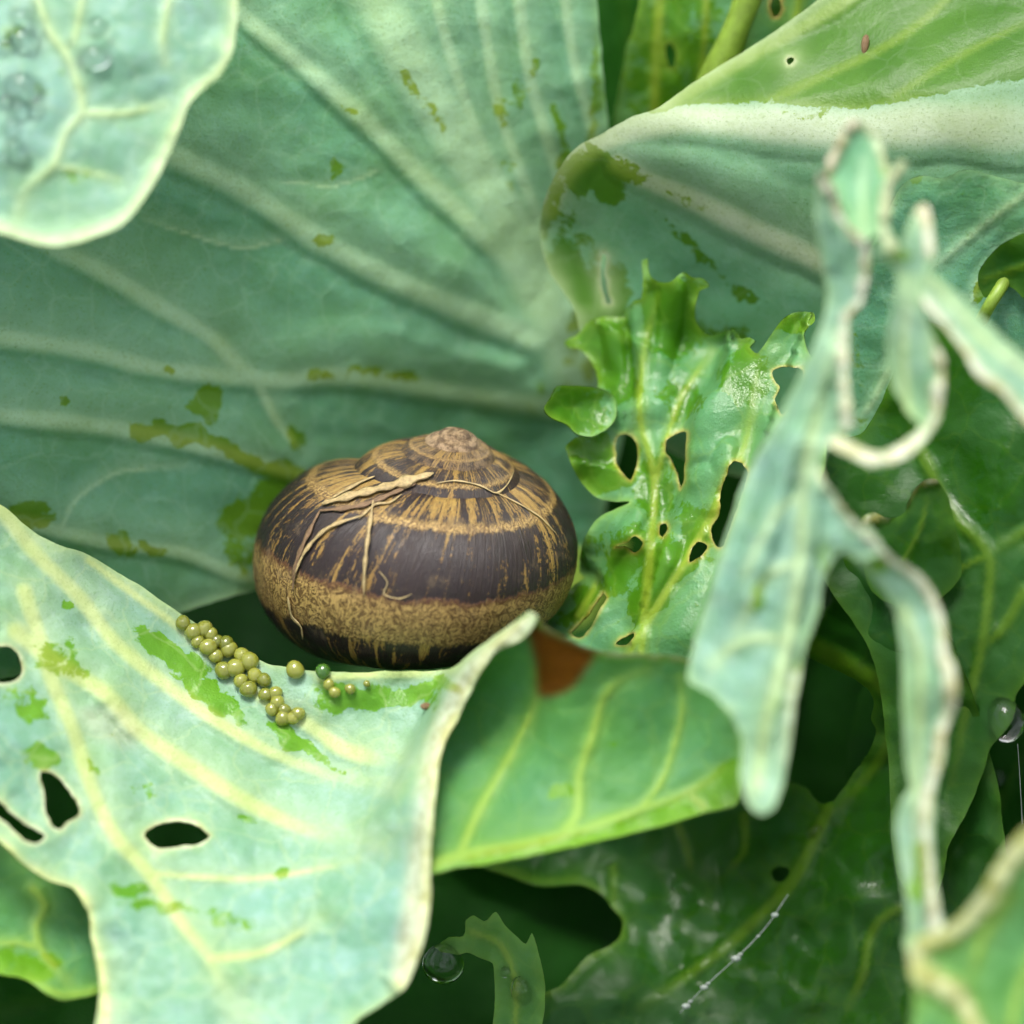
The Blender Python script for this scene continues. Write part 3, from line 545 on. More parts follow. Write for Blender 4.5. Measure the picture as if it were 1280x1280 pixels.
# lower left leaf, with the eggs on it, curling up to a pale ridge and folding over into a lobe
leaf('I', 'under', [(-260,1010),(-40,1030),(40,1075),(100,1100),(150,1140),(165,1230),(122,1242),(104,1247),(80,1251),(60,1243),(40,1229),(24,1221),(0,1217),(-60,1205),(-260,1190)], [(-260,1010,230),(100,1100,190),(165,1230,190),(60,1243,250),(-260,1190,270),(50,1160,215)],
     veins=[vein([(40,1110),(56,1132),(45,1155),(50,1185),(70,1210),(88,1232)],7,5,5),vein([(50,1185),(20,1178),(-60,1185)],5,4,4),vein([(124,1238),(100,1242),(78,1244),(58,1236),(36,1222)],6,5,5,part=False)], rub=[(20,1205,60,20,0,.7)], step=5, label='small green leaf tucked under the holed lower leaf', seed=30)
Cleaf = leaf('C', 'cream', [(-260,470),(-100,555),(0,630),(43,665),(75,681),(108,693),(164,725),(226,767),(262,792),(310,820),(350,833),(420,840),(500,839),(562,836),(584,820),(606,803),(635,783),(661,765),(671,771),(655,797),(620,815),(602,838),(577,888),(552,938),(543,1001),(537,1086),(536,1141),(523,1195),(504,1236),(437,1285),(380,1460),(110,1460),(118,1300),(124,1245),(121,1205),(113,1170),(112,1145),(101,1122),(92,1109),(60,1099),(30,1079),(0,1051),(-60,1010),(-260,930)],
     [(-260,470,90),(0,630,70),(108,692,50),(226,767,30),(310,820,40),(420,840,95),(540,838,110),(0,850,190),(-260,930,300),(150,900,130),(300,900,85),(430,930,100),(520,900,110),(200,1050,200),(350,1040,170),(450,1040,200),(60,1095,260),(118,1245,290),(300,1200,290),(420,1180,270),(437,1285,330),(536,1141,330),(543,1001,250),(380,1460,420),(110,1460,380),(520,1230,345),(600,830,120),(655,775,130)],
     steps=[([(440,1060),(482,1000),(510,945),(538,890),(566,838),(600,806),(628,785),(661,758),(680,740)],0,190,11)],
     holes=[[(-12,810),(5,808),(18,812),(26,825),(28,840),(20,850),(5,853),(-12,850)],[(51,965),(65,966),(80,980),(95,1000),(100,1012),(95,1022),(83,1028),(76,1037),(65,1031),(58,1015),(55,995)],[(-20,990),(0,1003),(20,1020),(40,1034),(56,1045),(45,1054),(30,1050),(15,1036),(0,1022),(-20,1010)],[(181,1043),(195,1031),(215,1026),(240,1029),(263,1045),(250,1054),(222,1058),(200,1061),(188,1055)]],
     veins=[vein([(-60,560),(10,648),(45,693),(98,746),(144,804),(210,858),(271,902),(350,946),(437,976),(495,988)],14,9,9),vein([(20,790),(70,830),(131,867),(175,915),(245,963),(306,1002),(372,1033),(459,1059)],15,13,9,'midrib'),
            vein([(30,740),(66,854),(92,915),(114,985),(144,1046),(184,1090),(227,1155),(262,1199),(300,1290)],14,11,7),vein([(184,1092),(306,1099),(380,1090),(450,1075)],6,4,4),vein([(300,850),(345,885),(385,906),(429,937),(500,956)],8,16,5),
            vein([(110,700),(170,745),(230,790),(290,850)],6,7,3,part=False),vein([(400,848),(470,843),(560,842)],6,7,3,part=False),vein([(262,1199),(330,1190),(400,1150)],8,5,4),
            vein([(0,1055),(30,1082),(60,1101),(92,1111),(104,1125),(114,1150),(116,1172),(124,1205),(130,1250),(128,1320)],7,10,6,'leaf_margin',col=1,cork=.25),vein([(660,770),(640,788),(612,812),(590,850),(566,900),(548,950),(540,1001),(532,1086),(530,1141),(517,1193),(498,1232)],6,7,6,'leaf_margin',col=.7,cork=.2)],
     rub=[(215,815,56,13,32,1),(270,872,56,13,34,1),(380,935,55,12,32,.9),(45,890,20,15,10,.8),(55,948,26,14,10,.7),(165,1115,26,7,5,.9),(200,1135,50,7,8,.7),(310,1020,16,7,0,.6),(350,1088,16,6,0,.6),(470,872,80,16,2,.95),(540,860,40,10,0,.8),(75,825,40,24,20,.55),(90,755,10,8,0,.8),(15,870,26,20,0,.5),(175,990,24,16,0,.4),(290,1150,30,14,20,.5),(120,950,10,40,10,.4)],
     zones=[([(100,890),(150,885),(175,915),(160,935),(120,920)],'cork',.28,12),([(668,762),(610,806),(572,842),(545,895),(528,950),(520,1010),(505,1120),(490,1225),(510,1240),(540,1141),(545,1001),(580,888),(604,838),(660,795)],'cork',.55,12)],  # second zone: sky sheen along the ridge strip, painted in cream
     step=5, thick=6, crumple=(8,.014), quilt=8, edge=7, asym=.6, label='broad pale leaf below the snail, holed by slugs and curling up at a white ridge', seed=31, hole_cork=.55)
leaf('LB', 'under', [(660,768),(690,790),(720,806),(742,814),(800,818),(850,823),(885,839),(905,860),(920,890),(929,920),(928,950),(926,985),(920,1006),(880,1016),(830,1031),(740,1052),(650,1071),(570,1085),(532,1090),(515,1060),(520,980),(545,900),(585,840),(630,795)],
     [(660,768,285),(742,814,285),(850,823,275),(929,920,265),(920,1006,275),(740,1052,295),(570,1085,300),(520,1060,280),(545,900,150),(600,840,185),(720,930,250),(840,930,250),(640,960,225)],
     veins=[vein([(535,1083),(580,1068),(650,1056),(720,1038),(800,1012),(870,985),(905,960)],10,5,6,'midrib'),vein([(575,1068),(600,1010),(640,940),(668,880),(672,840)],8,4,5),vein([(705,1040),(722,1018),(724,970),(740,920),(755,870),(775,850),(810,836)],9,4,5),vein([(800,1010),(825,980),(840,940),(852,890),(850,845)],5,3,4),vein([(880,1008),(860,992)],5,4,3,part=False),
            vein([(668,774),(695,792),(742,813),(800,819),(855,825),(888,842)],5,4,4,'leaf_margin',col=.6,cork=.5)],
     zones=[([(661,781),(700,795),(744,815),(731,840),(715,860),(690,871),(673,869),(669,830)],'brown',1.0,9),([(560,1078),(650,1052),(740,1035),(830,1005),(925,945),(935,1010),(830,1040),(650,1080)],'rub',.75,6)],
     rub=[(698,985,12,8,0,.9),(770,930,14,8,-30,.5)], step=5, thick=5, crumple=(4,.015), quilt=6, curl=6, edge=6, label='lobe of the lower leaf folded over, underside showing', parent=Cleaf, name='folded_lobe', seed=32)

leaf('J', 'pale', [(-300,-240),(280,-240),(296,-80),(297,0),(296,30),(290,68),(274,96),(250,115),(236,131),(225,160),(205,205),(180,250),(155,279),(130,292),(90,304),(60,307),(30,300),(0,290),(-60,272),(-300,240)],
     [(-300,-240,110),(296,-80,140),(297,0,150),(225,160,190),(90,304,225),(-300,240,230),(60,120,205),(160,60,190),(-60,0,170)],
     veins=[vein([(30,-60),(52,13),(66,46),(82,66),(98,108),(102,141),(82,164),(66,207),(33,236),(20,285)],6,5,5),vein([(105,-40),(102,0),(92,52),(82,66)],5,4,4),vein([(212,-40),(210,0),(203,49),(207,79)],6,4,4),vein([(102,141),(157,141),(205,130)],5,4,4),vein([(66,207),(110,215),(150,225)],4,3,3,part=False),vein([(292,-60),(293,0),(291,30),(285,66),(270,92),(246,111),(231,130),(220,160),(200,203),(176,246),(152,274),(128,287),(90,298),(60,301),(30,295),(0,284),(-60,266)],6,8,6,'leaf_margin',col=.6,cork=.22)],  # margin whitened in colour to stand for sky sheen on the curled edge
     rub=[(60,100,30,30,0,.3),(90,220,30,20,0,.35),(15,40,20,30,0,.4)], step=5, thick=6, curl=8, edge=15, crumple=(6,.015), label='pale wet leaf edge overhanging the upper left, beaded with water', dz=120, seed=33)

leaf('H', 'under', [(1460,960),(1310,1012),(1276,1040),(1246,1078),(1226,1112),(1200,1145),(1175,1161),(1148,1169),(1135,1188),(1137,1212),(1143,1240),(1138,1310),(1150,1460),(1460,1460)], [(1460,960,390),(1276,1040,350),(1175,1161,340),(1136,1200,345),(1138,1310,360),(1150,1460,380),(1460,1460,430),(1260,1200,330),(1350,1150,360),(1200,1250,345)],
     veins=[vein([(1320,1015),(1285,1045),(1258,1080),(1238,1115),(1210,1148),(1182,1168),(1156,1178),(1144,1195),(1150,1215),(1172,1228),(1195,1242),(1212,1268),(1228,1310)],21,14,16,'leaf_margin',col=1,cork=.6),vein([(1260,1120),(1225,1180),(1215,1220)],9,6,5),vein([(1300,1180),(1270,1250),(1260,1330)],6,5,4)],
     zones=[([(1140,1235),(1180,1240),(1205,1275),(1215,1330),(1135,1330)],'clean',.6,8)], step=5.5, thick=7, label='blurred leaf with a thick cream rolled rim', dz=270, seed=34)

# ------------------------------------------------------------------ the snail
def shell_material():
    N = NT('banded_snail_shell')
    uv = N.n('ShaderNodeUVMap', uv_map='spiral'); sp = N.n('ShaderNodeSeparateXYZ'); N.put(sp.inputs[0], uv.outputs[0])
    U, Vv = sp.outputs[0], sp.outputs[1]                      # U: radians along the spiral, Vv: degrees round the tube / 100
    Us = N.math('MULTIPLY_ADD', Vv, .12, U)                   # growth lines run aslant
    def vec(a, b):
        c = N.n('ShaderNodeCombineXYZ'); N.put(c.inputs[0], N.math('MULTIPLY', Us, a)); N.put(c.inputs[1], N.math('MULTIPLY', Vv, b)); return c.outputs[0]
    tc = N.n('ShaderNodeTexCoord'); mp = N.n('ShaderNodeMapping'); N.put(mp.inputs['Vector'], tc.outputs['Object']); mp.inputs['Scale'].default_value = (1 / S,) * 3; O = mp.outputs[0]
    wob = N.math('MULTIPLY', N.math('SUBTRACT', N.noise(vec(5, 2), 1.0, 4, .65), .5), .13)
    v = N.math('ADD', Vv, wob)
    fine = N.math('MULTIPLY', N.math('SUBTRACT', N.noise(vec(60, 10), 1.0, 3, .6), .5), .09); vj = N.math('ADD', v, fine)
    def band(lo, hi, s=.012): return N.math('MULTIPLY', N.ramp(vj, lo - s, lo + s), N.ramp(vj, hi - s, hi + s, 1, 0))
    b1 = band(.07, .50); b2 = band(.57, .98, .03); b3 = N.ramp(vj, -.22, -.26); b4 = band(1.02, 1.45, .03)
    dark = N.math('MAXIMUM', N.math('MAXIMUM', b1, b2), N.math('MAXIMUM', b3, b4))
    streak = N.noise(vec(13.0, 1.3), 1.0, 3, .6, .9); comb = N.noise(vec(30, 16), 1.0, 4, .75, 1.4); zone = N.noise(vec(2.6, 1.0), 1.0, 2, .5)
    f0 = N.math('ADD', N.math('MULTIPLY_ADD', N.math('SUBTRACT', comb, .5), .75, streak), N.math('MULTIPLY', N.math('SUBTRACT', zone, .5), .7))
    shoulder = N.ramp(Vv, .40, .70, 0, .10)
    flame = N.ramp(N.math('ADD', f0, shoulder), .60, .645)
    stri = N.noise(vec(70, 2.2), 1.0, 3, .65, .4)               # close-set slanting streaks of the shoulder
    flame = N.math('MAXIMUM', flame, N.math('MULTIPLY', N.ramp(stri, .57, .64), N.math('MULTIPLY', N.ramp(Vv, .38, .62), .6)))
    ver = N.noise(vec(13, 14), 1.0, 3, .72, 4.0)                 # worm-like marking of the tan band
    pale = N.mix(N.ramp(ver, .45, .55), rgb(.10, .052, .014), rgb(.40, .265, .085))
    pale = N.mix(N.ramp(N.noise(vec(55, 3), 1.0, 3, .6), .5, .66, 0, .6), pale, rgb(.13, .07, .022))
    flc = N.mix(N.ramp(comb, .4, .62), rgb(.33, .215, .055), rgb(.20, .11, .025))
    dk = N.mix(N.noise(vec(5, 2), 1.0, 4, .6), rgb(.006, .004, .006), rgb(.026, .013, .012))
    col = N.mix(dark, pale, N.mix(flame, dk, flc))
    rim = N.math('MULTIPLY', N.ramp(vj, .02, .065), N.ramp(vj, .07, .085, 1, 0)); col = N.mix(N.math('MULTIPLY', rim, .7), col, rgb(.06, .014, .006))
    gr = N.noise(vec(110, 1.4), 1.0, 3, .6); fl2 = comb
    col = N.mix(N.ramp(gr, .5, .72, 0, .45), col, rgb(.03, .016, .008))
    worn = N.ramp(U, 6.3 * 1.9, 6.3 * 3.3, 1, 0)
    ob = N.noise(O, .11, 4, .7); wn_ = N.math('MULTIPLY', worn, N.ramp(N.math('ADD', N.math('MULTIPLY', stri, .6), N.math('MULTIPLY', ob, .4)), .46, .56))
    col = N.mix(N.math('MULTIPLY', wn_, .75), col, rgb(.22, .14, .06))
    apex = N.ramp(U, 6.3 * 1.55, 6.3 * 2.25, 1, 0)
    col = N.mix(N.math('MULTIPLY', apex, .9), col, N.mix(N.ramp(ob, .38, .62), rgb(.11, .066, .034), rgb(.36, .25, .14)))
    dirt = N.noise(O, .03, 5, .7); col = N.mix(N.ramp(dirt, .56, .72, 0, .45), col, rgb(.13, .09, .05))
    bs = N.n('ShaderNodeBsdfPrincipled'); N.put(bs.inputs['Base Color'], col); bs.inputs['Specular IOR Level'].default_value = .5
    N.put(bs.inputs['Roughness'], N.ramp(dirt, .3, .7, .36, .62))
    h = N.math('ADD', N.math('MULTIPLY', gr, 1.0), N.math('MULTIPLY', fl2, .5)); h = N.math('ADD', h, N.math('MULTIPLY', N.math('SUBTRACT', 1.0, dark), .4))
    bp = N.n('ShaderNodeBump'); bp.inputs['Distance'].default_value = S * 2.4; bp.inputs['Strength'].default_value = .7; N.put(bp.inputs['Height'], h); N.put(bs.inputs['Normal'], bp.outputs[0])
    N.put(N.out.inputs[0], bs.outputs[0]); return N.m

TURNS = 4.5; W = 1.75; kk = math.log(W) / (2 * math.pi); TH = TURNS * 2 * math.pi
SH = dict(c=105, ah=126, av=143, h=214, end=-205.0, tilt=21.0, lean=9.0, apex=(575, 524, 20))
def shell():
    nt, npz = int(TURNS * 96), 56
    th = np.linspace(0, TH, nt + 1); ph = np.linspace(-math.pi, math.pi, npz + 1)
    T, Pp = np.meshgrid(th, ph, indexing='ij')
    e = np.exp(kk * (T - TH))
    grow = 1 + .006 * vnoise(T * 9, T * 0, 4) * 2 + .004 * vnoise(T * 30, Pp * 0, 5)
    # section: a little flattened above, fuller at the shoulder
    rr = 1 + .04 * np.cos(2 * Pp) + .015 * np.cos(3 * Pp)
    rad = (SH['c'] + SH['ah'] * rr * np.cos(Pp) * grow) * e; z = -SH['h'] * e ** .88 + SH['av'] * rr * np.sin(Pp) * e * grow
    # the last part of the body whorl drops slightly
    drop = sstep(TH - 1.4, TH, T) * 12; z = z - drop
    az = R(SH['end']) + (TH - T)
    x = rad * np.cos(az); y = rad * np.sin(az)
    L = np.stack([x, y, z], -1)
    t, l = R(SH['tilt']), R(SH['lean'])
    zd = np.array([math.sin(l), math.cos(l) * math.cos(t), math.cos(l) * math.sin(t)])      # spire direction: right, up, to lens
    xd = np.array([math.cos(l), -math.sin(l) * math.cos(t), -math.sin(l) * math.sin(t)]); yd = np.cross(zd, xd)
    Cc = x[..., None] * xd + y[..., None] * yd + z[..., None] * zd
    a = SH['apex']; kq = (DIST - a[2]) / DIST
    Cc = Cc + np.array([(a[0] - 640) * kq, -(a[1] - 640) * kq, a[2]])
    Wd = Cc * S @ NRM.T + CEN + np.array(BASE)
    return th, ph, Wd
th, ph, WS = shell()
snail_base = Vector(WS[-200:].reshape(-1, 3).min(0)) * 0 + PW(515, 840, 0)
snail = empty('snail', snail_base); tag(snail, 'garden snail withdrawn into its brown-banded shell, resting in the cabbage', 'snail')
sm = shell_material(); nt = len(th) - 1; m1 = len(ph)
idx = np.arange(len(th) * m1).reshape(len(th), m1); flat = WS.reshape(-1, 3)
du = np.gradient(WS, axis=0); dv = np.gradient(WS, axis=1); NS = np.cross(du, dv); NS /= np.linalg.norm(NS, axis=2)[..., None] + 1e-20
cent = WS.mean(1, keepdims=True)
if ((WS - cent) * NS).sum(2).mean() < 0: NS = -NS; flip = True
else: flip = False
uvT, uvP = np.meshgrid(th, np.degrees(ph) / 100, indexing='ij')
def shell_part(name, i0, i1, label=None):
    ii = idx[i0:i1 + 1]; vs = flat[ii.ravel()]; n_ = i1 - i0 + 1
    loc = np.arange(n_ * m1).reshape(n_, m1)
    q = np.stack([loc[:-1, :-1], loc[1:, :-1], loc[1:, 1:], loc[:-1, 1:]], -1).reshape(-1, 4)
    if flip: q = q[:, ::-1]
    o = mesh_obj(name, vs - np.array(snail_base), q, sm, snail, NS.reshape(-1, 3)[ii.ravel()])
    uvl = o.data.uv_layers.new(name='spiral'); li = np.empty(len(o.data.loops), int); o.data.loops.foreach_get('vertex_index', li)
    uvl.data.foreach_set('uv', np.c_[uvT[i0:i1 + 1].ravel(), uvP[i0:i1 + 1].ravel()][li].astype(np.float32).ravel())
    if label: o['label'] = label
    return o
shell_part('body_whorl', nt - 96, nt, 'largest shell whorl with broad dark bands over a tan band')
shell_part('spire_whorl', nt - 192, nt - 96, 'narrow banded whorl above the body whorl')
shell_part('spire_whorl', 150, nt - 192, 'small worn whorl near the tip')
shell_part('apex', 0, 150, 'worn pale brown tip of the shell')
BVH['shell'] = BVHTree.FromPolygons([Vector(x) - BASE for x in flat], [list(f_) for f_ in np.stack([idx[:-1, :-1], idx[1:, :-1], idx[1:, 1:], idx[:-1, 1:]], -1).reshape(-1, 4)])

# ------------------------------------------------------------------ straw and fibres lying on the shell
straw_m = plain('dry_straw', rgb(.52, .39, .18), .65, .15, nscale=.2, var=.5); straw_d = plain('brown_straw', rgb(.20, .12, .06), .7, nscale=.2, var=.5); hair_m = plain('fine_fibre', rgb(.45, .34, .16), .6)
def fibre(key, name, pts, w, lab, mat, group=None, flatn=.22, lift=2.0, arch=0.0):
    q = catmull(pts, 5, closed=False); n = len(q); V = []; F = []; seg = 6
    ps = []; ns = []
    for i, (u, v) in enumerate(q):
        l, nn = hit(key, u, v); ps.append(l); ns.append(nn)
    for _ in range(2): ns = [(ns[max(i-1,0)] + ns[i] + ns[min(i+1,n-1)]).normalized() for i in range(n)]
    base = ps[n // 2].copy()
    for i in range(n):
        t = (ps[min(i + 1, n - 1)] - ps[max(i - 1, 0)]).normalized(); b = t.cross(ns[i]).normalized(); k = i / (n - 1)
        ww = w * S * (.25 + .75 * min(1, 4 * k, 4 * (1 - k))) * (1 + .3 * math.sin(i * 1.3))
        c = ps[i] + ns[i] * S * (lift + arch * math.sin(math.pi * k)) - base
        for j in range(seg):
            a = 2 * math.pi * j / seg; V.append(tuple(c + b * math.cos(a) * ww * .5 + ns[i] * math.sin(a) * ww * .5 * flatn))
    for i in range(n - 1):
        for j in range(seg):
            k = (j + 1) % seg; F.append([i*seg+j, i*seg+k, (i+1)*seg+k, (i+1)*seg+j])
    F.append(list(range(seg))[::-1]); F.append([(n-1)*seg+j for j in range(seg)])
    o = mesh_obj(name, V, F, mat); o.location = base; tag(o, lab, 'straw' if 'straw' in name else 'fibre', group); return o
fg = 'dry plant bits stuck to the shell'
fibre('shell', 'straw', [(404,632),(440,622),(480,612),(542,594)], 17, 'broad pale straw flake slanting across the upper shell', straw_m, fg, lift=4)
fibre('shell', 'straw', [(400,640),(450,634),(490,619),(520,606)], 9, 'brown straw flake just under the broad pale one', straw_d, fg, lift=3)
fibre('shell', 'straw', [(415,625),(449,606),(470,597)], 7, 'short pale straw above the broad straw flake', straw_m, fg, lift=3)
fibre('shell', 'straw', [(467,626),(463,670),(458,710),(456,744)], 5, 'thin upright straw over the dark band', straw_m, fg, lift=3, arch=5)
fibre('shell', 'straw', [(401,640),(385,672),(372,705),(368,738)], 8, 'dark straw bent down the side of the shell', straw_d, fg, lift=3)
fibre('shell', 'straw', [(452,647),(411,662),(384,690),(371,718)], 6, 'curved tan straw crossing the dark straw', straw_m, fg, lift=4)
fibre('shell', 'straw', [(362,745),(367,770),(378,782),(380,797)], 6, 'crooked straw end on the tan band', straw_m, fg, lift=3)
fibre('shell', 'straw', [(502,620),(488,630),(470,632),(449,650)], 4, 'short bent straw below the flakes', straw_m, fg, lift=3)
fibre('shell', 'fibre', [(545,605),(570,602),(600,608),(620,617),(634,605),(641,590)], 2.6, 'fine pale fibre looped beside the spire', hair_m, fg)
fibre('shell', 'fibre', [(620,617),(650,632),(675,648),(694,668)], 3, 'fine pale fibre running down the right of the shell', hair_m, fg)
fibre('shell', 'fibre', [(475,715),(485,728),(480,742),(500,748),(515,742)], 1.8, 'hair-thin curl of fibre at the foot of the dark band', hair_m, fg)

# ------------------------------------------------------------------ eggs on the lower leaf
def egg_material(name, c1, c2):
    N = NT(name); tc = N.n('ShaderNodeTexCoord')
    oi = N.n('ShaderNodeObjectInfo'); a = N.noise(tc.outputs['Object'], 1800, 3, .6)
    col = N.mix(N.ramp(N.math('ADD', N.math('MULTIPLY', oi.outputs['Random'], .5), N.math('MULTIPLY', a, .6)), .2, .8), c1, c2)
    bs = N.n('ShaderNodeBsdfPrincipled'); N.put(bs.inputs['Base Color'], col); bs.inputs['Roughness'].default_value = .12; bs.inputs['Transmission Weight'].default_value = .3; bs.inputs['IOR'].default_value = 1.36
    bs.inputs['Coat Weight'].default_value = .9; bs.inputs['Coat Roughness'].default_value = .04
    bs.inputs['Subsurface Weight'].default_value = .5; bs.inputs['Subsurface Radius'].default_value = (.0008, .0007, .0002); bs.inputs['Subsurface Scale'].default_value = 1
    N.put(N.out.inputs[0], bs.outputs[0]); return N.m
egg_m = egg_material('olive_egg', rgb(.15, .18, .012), rgb(.30, .32, .05)); egg_g = egg_material('green_egg', rgb(.05, .15, .015), rgb(.10, .22, .03))
def blob(nu=16, nv=10, squash=.9, seed=0, dome=False):
    V = []; F = []
    for i in range(nv + 1):
        a = math.pi * i / nv
        for j in range(nu):
            b = 2 * math.pi * j / nu; r = 1 + .05 * math.sin(2 * b + seed) * math.sin(a) + .03 * math.sin(3 * b + seed * 2) * math.sin(a)
            z = math.cos(a) * squash
            if dome and z < 0: z *= .35
            V.append((r * math.sin(a) * math.cos(b), r * math.sin(a) * math.sin(b), z))
    for i in range(nv):
        for j in range(nu):
            k = (j + 1) % nu; F.append([i*nu+j, (i+1)*nu+j, (i+1)*nu+k, i*nu+k])
    return V, F
EGGM = []
for s_ in range(4):
    v_, f_ = blob(seed=s_ * 1.7); me = bpy.data.meshes.new('egg'); me.from_pydata(v_, [], f_); me.polygons.foreach_set('use_smooth', [True] * len(f_)); me.materials.append(egg_m); EGGM.append(me)
eg = EGGM[0].copy(); eg.materials[0] = egg_g
def put(name, me, key, u, v, r, lift, lab, cat, group, squash=(1, 1, 1)):
    l, nn = hit(key, u, v); o = bpy.data.objects.new(name, me); link(o); o.location = l + nn * r * S * lift
    o.rotation_mode = 'QUATERNION'; o.rotation_quaternion = nn.to_track_quat('Z', 'Y') @ Matrix.Rotation(random.uniform(0, 6.28), 3, 'Z').to_quaternion()
    o.scale = [r * S * q for q in squash]; return tag(o, lab, cat, group)
spots = [(229,781),(241,791),(256,777),(264,788),(247,805),(270,802),(285,802),(268,822),(286,814),(303,823),(313,830),(282,841),(302,854),(319,847),(331,853),(312,864),(333,872),(346,868),(347,880),(340,888),(356,889),(354,899),(366,900),(374,893),(258,812),(296,838)]
for i, (u, v) in enumerate(spots):
    r = random.uniform(9.0, 12.6) * (1 if v < 870 else .85)
    put('egg', EGGM[i % 4], 'C', u, v, r, .6, 'tiny round olive-yellow egg in the clump strung along the leaf vein', 'egg', 'eggs clumped on the lower leaf')
put('egg', EGGM[1], 'C', 371, 838, 12, .7, 'single yellow egg just under the shell', 'egg', 'loose eggs under the shell')
put('egg', eg, 'C', 406, 840, 10, .6, 'single green egg just under the shell', 'egg', 'loose eggs under the shell')
for i, (u, v, r) in enumerate([(413,854,7.5),(420,864,7.5),(438,862,7),(459,855,4.5)]):
    put('egg', EGGM[i % 4], 'C', u, v, r, .75, 'very small pale egg on the bright green strip below the shell', 'egg', 'loose eggs under the shell')

# ------------------------------------------------------------------ water
def water_material():
    N = NT('water'); bs = N.n('ShaderNodeBsdfPrincipled'); bs.inputs['Base Color'].default_value = rgb(.96, 1, .97); bs.inputs['Roughness'].default_value = .02
    bs.inputs['IOR'].default_value = 1.33; bs.inputs['Transmission Weight'].default_value = 1.0; N.put(N.out.inputs[0], bs.outputs[0]); return N.m
wm = water_material(); DROP = []
for s_ in range(4):
    v_, f_ = blob(20, 14, .85, s_ * 2.1, True); me = bpy.data.meshes.new('water_drop'); me.from_pydata(v_, [], f_); me.polygons.foreach_set('use_smooth', [True] * len(f_)); me.materials.append(wm); DROP.append(me)
wd = [(118,72,14,(.9,1.3,1)),(122,34,11,(1,1,1)),(28,25,12,(1.4,.8,1)),(8,58,10,(.8,1.5,1)),(30,52,14,(1,1.4,1)),(88,56,4,(1,1,1)),(56,42,3.5,(1,1,1)),(30,108,15,(1.5,.9,1)),(8,128,9,(1,1,1)),(24,138,12,(1,1,1)),(46,132,10,(.8,1.4,1)),(14,160,10,(1.2,1,1)),(22,192,13,(.9,1.3,1)),(4,200,7,(1,1,1)),(30,205,6,(1,1,1)),(138,53,3.5,(1,1,1)),(40,12,6,(1,1,1))]
for i, (u, v, r, sq) in enumerate(wd):
    sz = 'large domed' if r >= 12 else 'middling' if r >= 7 else 'pinhead'
    put('water_drop', DROP[i % 4], 'J', u, v, r * 1.15, .1, sz + ' clear water bead on the overhanging upper leaf', 'water drop', sz + ' water beads on the upper leaf', sq)
def hang(u, v, d, r, lab, grp=None):
    V = []; F = []; nu = 20; prof = [(0, 1.25), (.28, 1.12), (.62, .8), (.9, .35), (1.0, -.05), (.93, -.45), (.7, -.78), (.38, -.95), (0, -1)]
    for i, (a, z) in enumerate(prof):
        for j in range(nu): b = 2 * math.pi * j / nu; V.append((a * math.cos(b), a * math.sin(b), z * .92))
    for i in range(len(prof) - 1):
        for j in range(nu): k = (j + 1) % nu; F.append([i*nu+j, (i+1)*nu+j, (i+1)*nu+k, i*nu+k])
    o = mesh_obj('water_drop', V, F, wm); o.location = PW(u, v, d); o.scale = (r * S,) * 3
    md = o.modifiers.new('smooth', 'SUBSURF'); md.levels = md.render_levels = 2
    return tag(o, lab, 'water drop', grp)
hang(554, 1204, 56, 27, 'clear drop hanging from the ragged scrap of leaf in the dark')
put('water_drop', DROP[1], 'L', 650, 1238, 16, .1, 'irregular water bead on the ragged leaf scrap', 'water drop', None, (1.3, .9, 1))
put('water_drop', DROP[2], 'L', 632, 1215, 7, .1, 'small water bead near the top of the ragged leaf scrap', 'water drop', None)
put('water_drop', DROP[0], 'G', 1258, 900, 26, .1, 'large water drop bulging at the edge of the dark forked-vein leaf', 'water drop', None, (.9, 1.1, 1))
put('water_drop', DROP[3], 'O3', 1246, 975, 14, .2, 'water drop on the shaded cobwebbed leaf', 'water drop', None)
put('water_drop', DROP[1], 'K', 1018, 1040, 9, .1, 'small water drop on the vein under the large eaten hole', 'water drop', None, (.7, 1.3, 1))
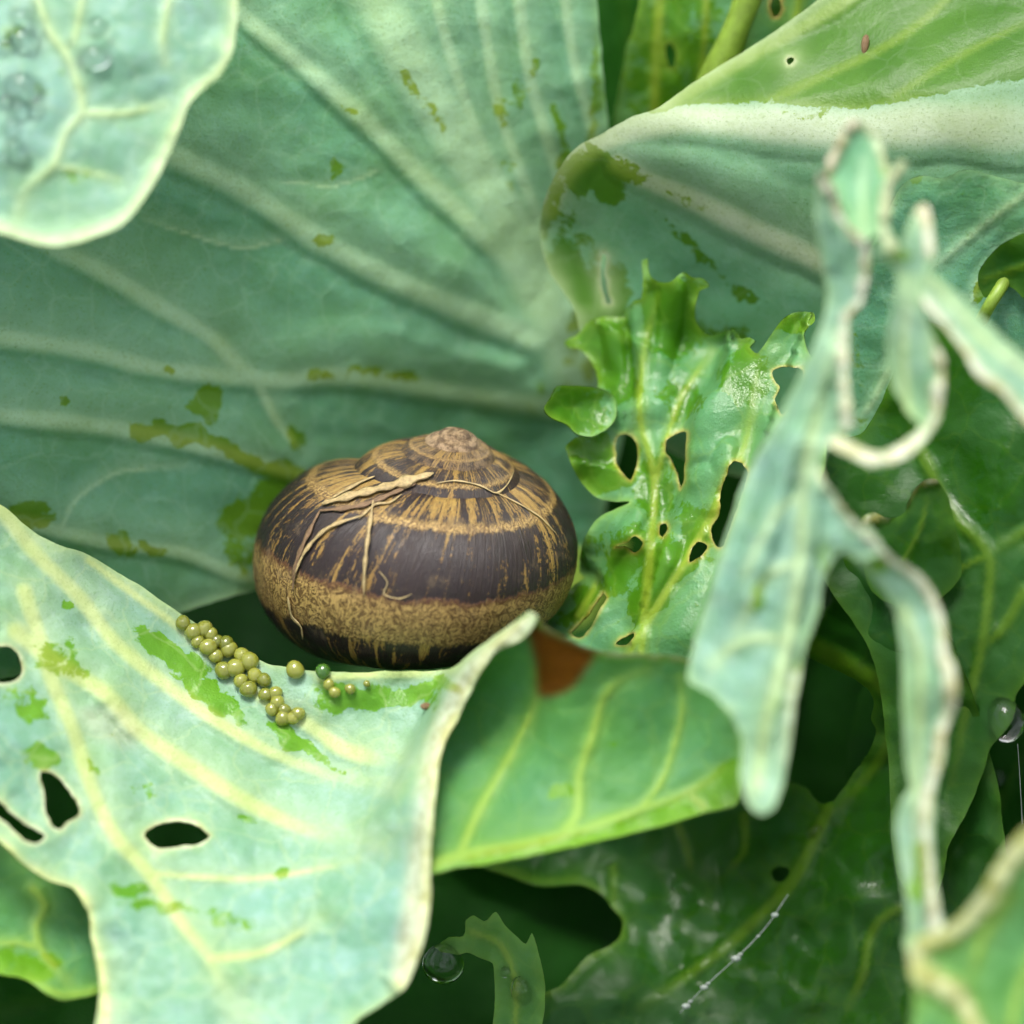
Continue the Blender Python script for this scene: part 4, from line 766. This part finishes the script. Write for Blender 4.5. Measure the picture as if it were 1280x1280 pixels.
for u, v, r in [(795,482,4),(788,540,5),(780,517,4)]:
    put('water_drop', DROP[0], 'D', u, v, r, .1, 'tiny wet bead on the crinkled bright green leaf', 'water drop', 'wet beads on the crinkled leaf')

# ------------------------------------------------------------------ seed, frass, cobweb
seed_m = plain('brown_seed', rgb(.20, .12, .05), .5, nscale=.3)
sv, sf = blob(14, 12, .8); me = bpy.data.meshes.new('seed_husk'); me.from_pydata(sv, [], sf); me.polygons.foreach_set('use_smooth', [True] * len(sf)); me.materials.append(seed_m)
l_, n_ = hit('B', 1082, 57); o = bpy.data.objects.new('seed_husk', me); link(o); o.location = l_ + n_ * 3 * S; o.scale = (5 * S, 13 * S, 5 * S); o.rotation_euler = (R(40), 0, R(-6)); tag(o, 'small brown seed husk lying on the bright green folded leaf', 'seed')
l_, n_ = hit('C', 535, 884); o = bpy.data.objects.new('dirt_crumb', me); link(o); o.location = l_ + n_ * 3 * S; o.scale = (7 * S, 5 * S, 5 * S); tag(o, 'dark crumb of dirt on the bright green strip below the shell', 'crumb')
web_m = plain('cobweb', rgb(.55, .62, .55), .4)
def thread(pts, r, lab, beads=()):
    q = catmull(pts, 8, closed=False); pp = [PW(*x) for x in q]; b = pp[0].copy()
    V, F = tube([p_ - b for p_ in pp], [r * S] * len(pp), 6)
    o = mesh_obj('cobweb_thread', V, F, web_m); o.location = b; tag(o, lab, 'cobweb')
    for t_, rr in beads:
        c = pp[int(t_ * (len(pp) - 1))] - b; v2, f2 = blob(10, 8, 1.0)
        ob = mesh_obj('dew_bead', np.array(v2) * np.array((rr * 1.6, rr, rr)) * S + np.array(c), f2, web_m, o)
thread([(850,1266,-45),(880,1234,-40),(925,1193,-38),(958,1158,-42),(985,1118,-48)], .55, 'beaded cobweb thread stretched over the wet dark torn leaf', [(.08, 3.6), (.13, 2), (.24, 3.2), (.3, 1.8), (.52, 4), (.57, 2.2), (.72, 1.6), (.86, 3)])
thread([(1218,1000,40),(1205,1040,20),(1192,1085,10),(1176,1150,0)], .6, 'fine cobweb thread beside the torn strap')
thread([(1272,930,60),(1274,960,40),(1278,1030,20)], .5, 'fine cobweb thread under the large drop')
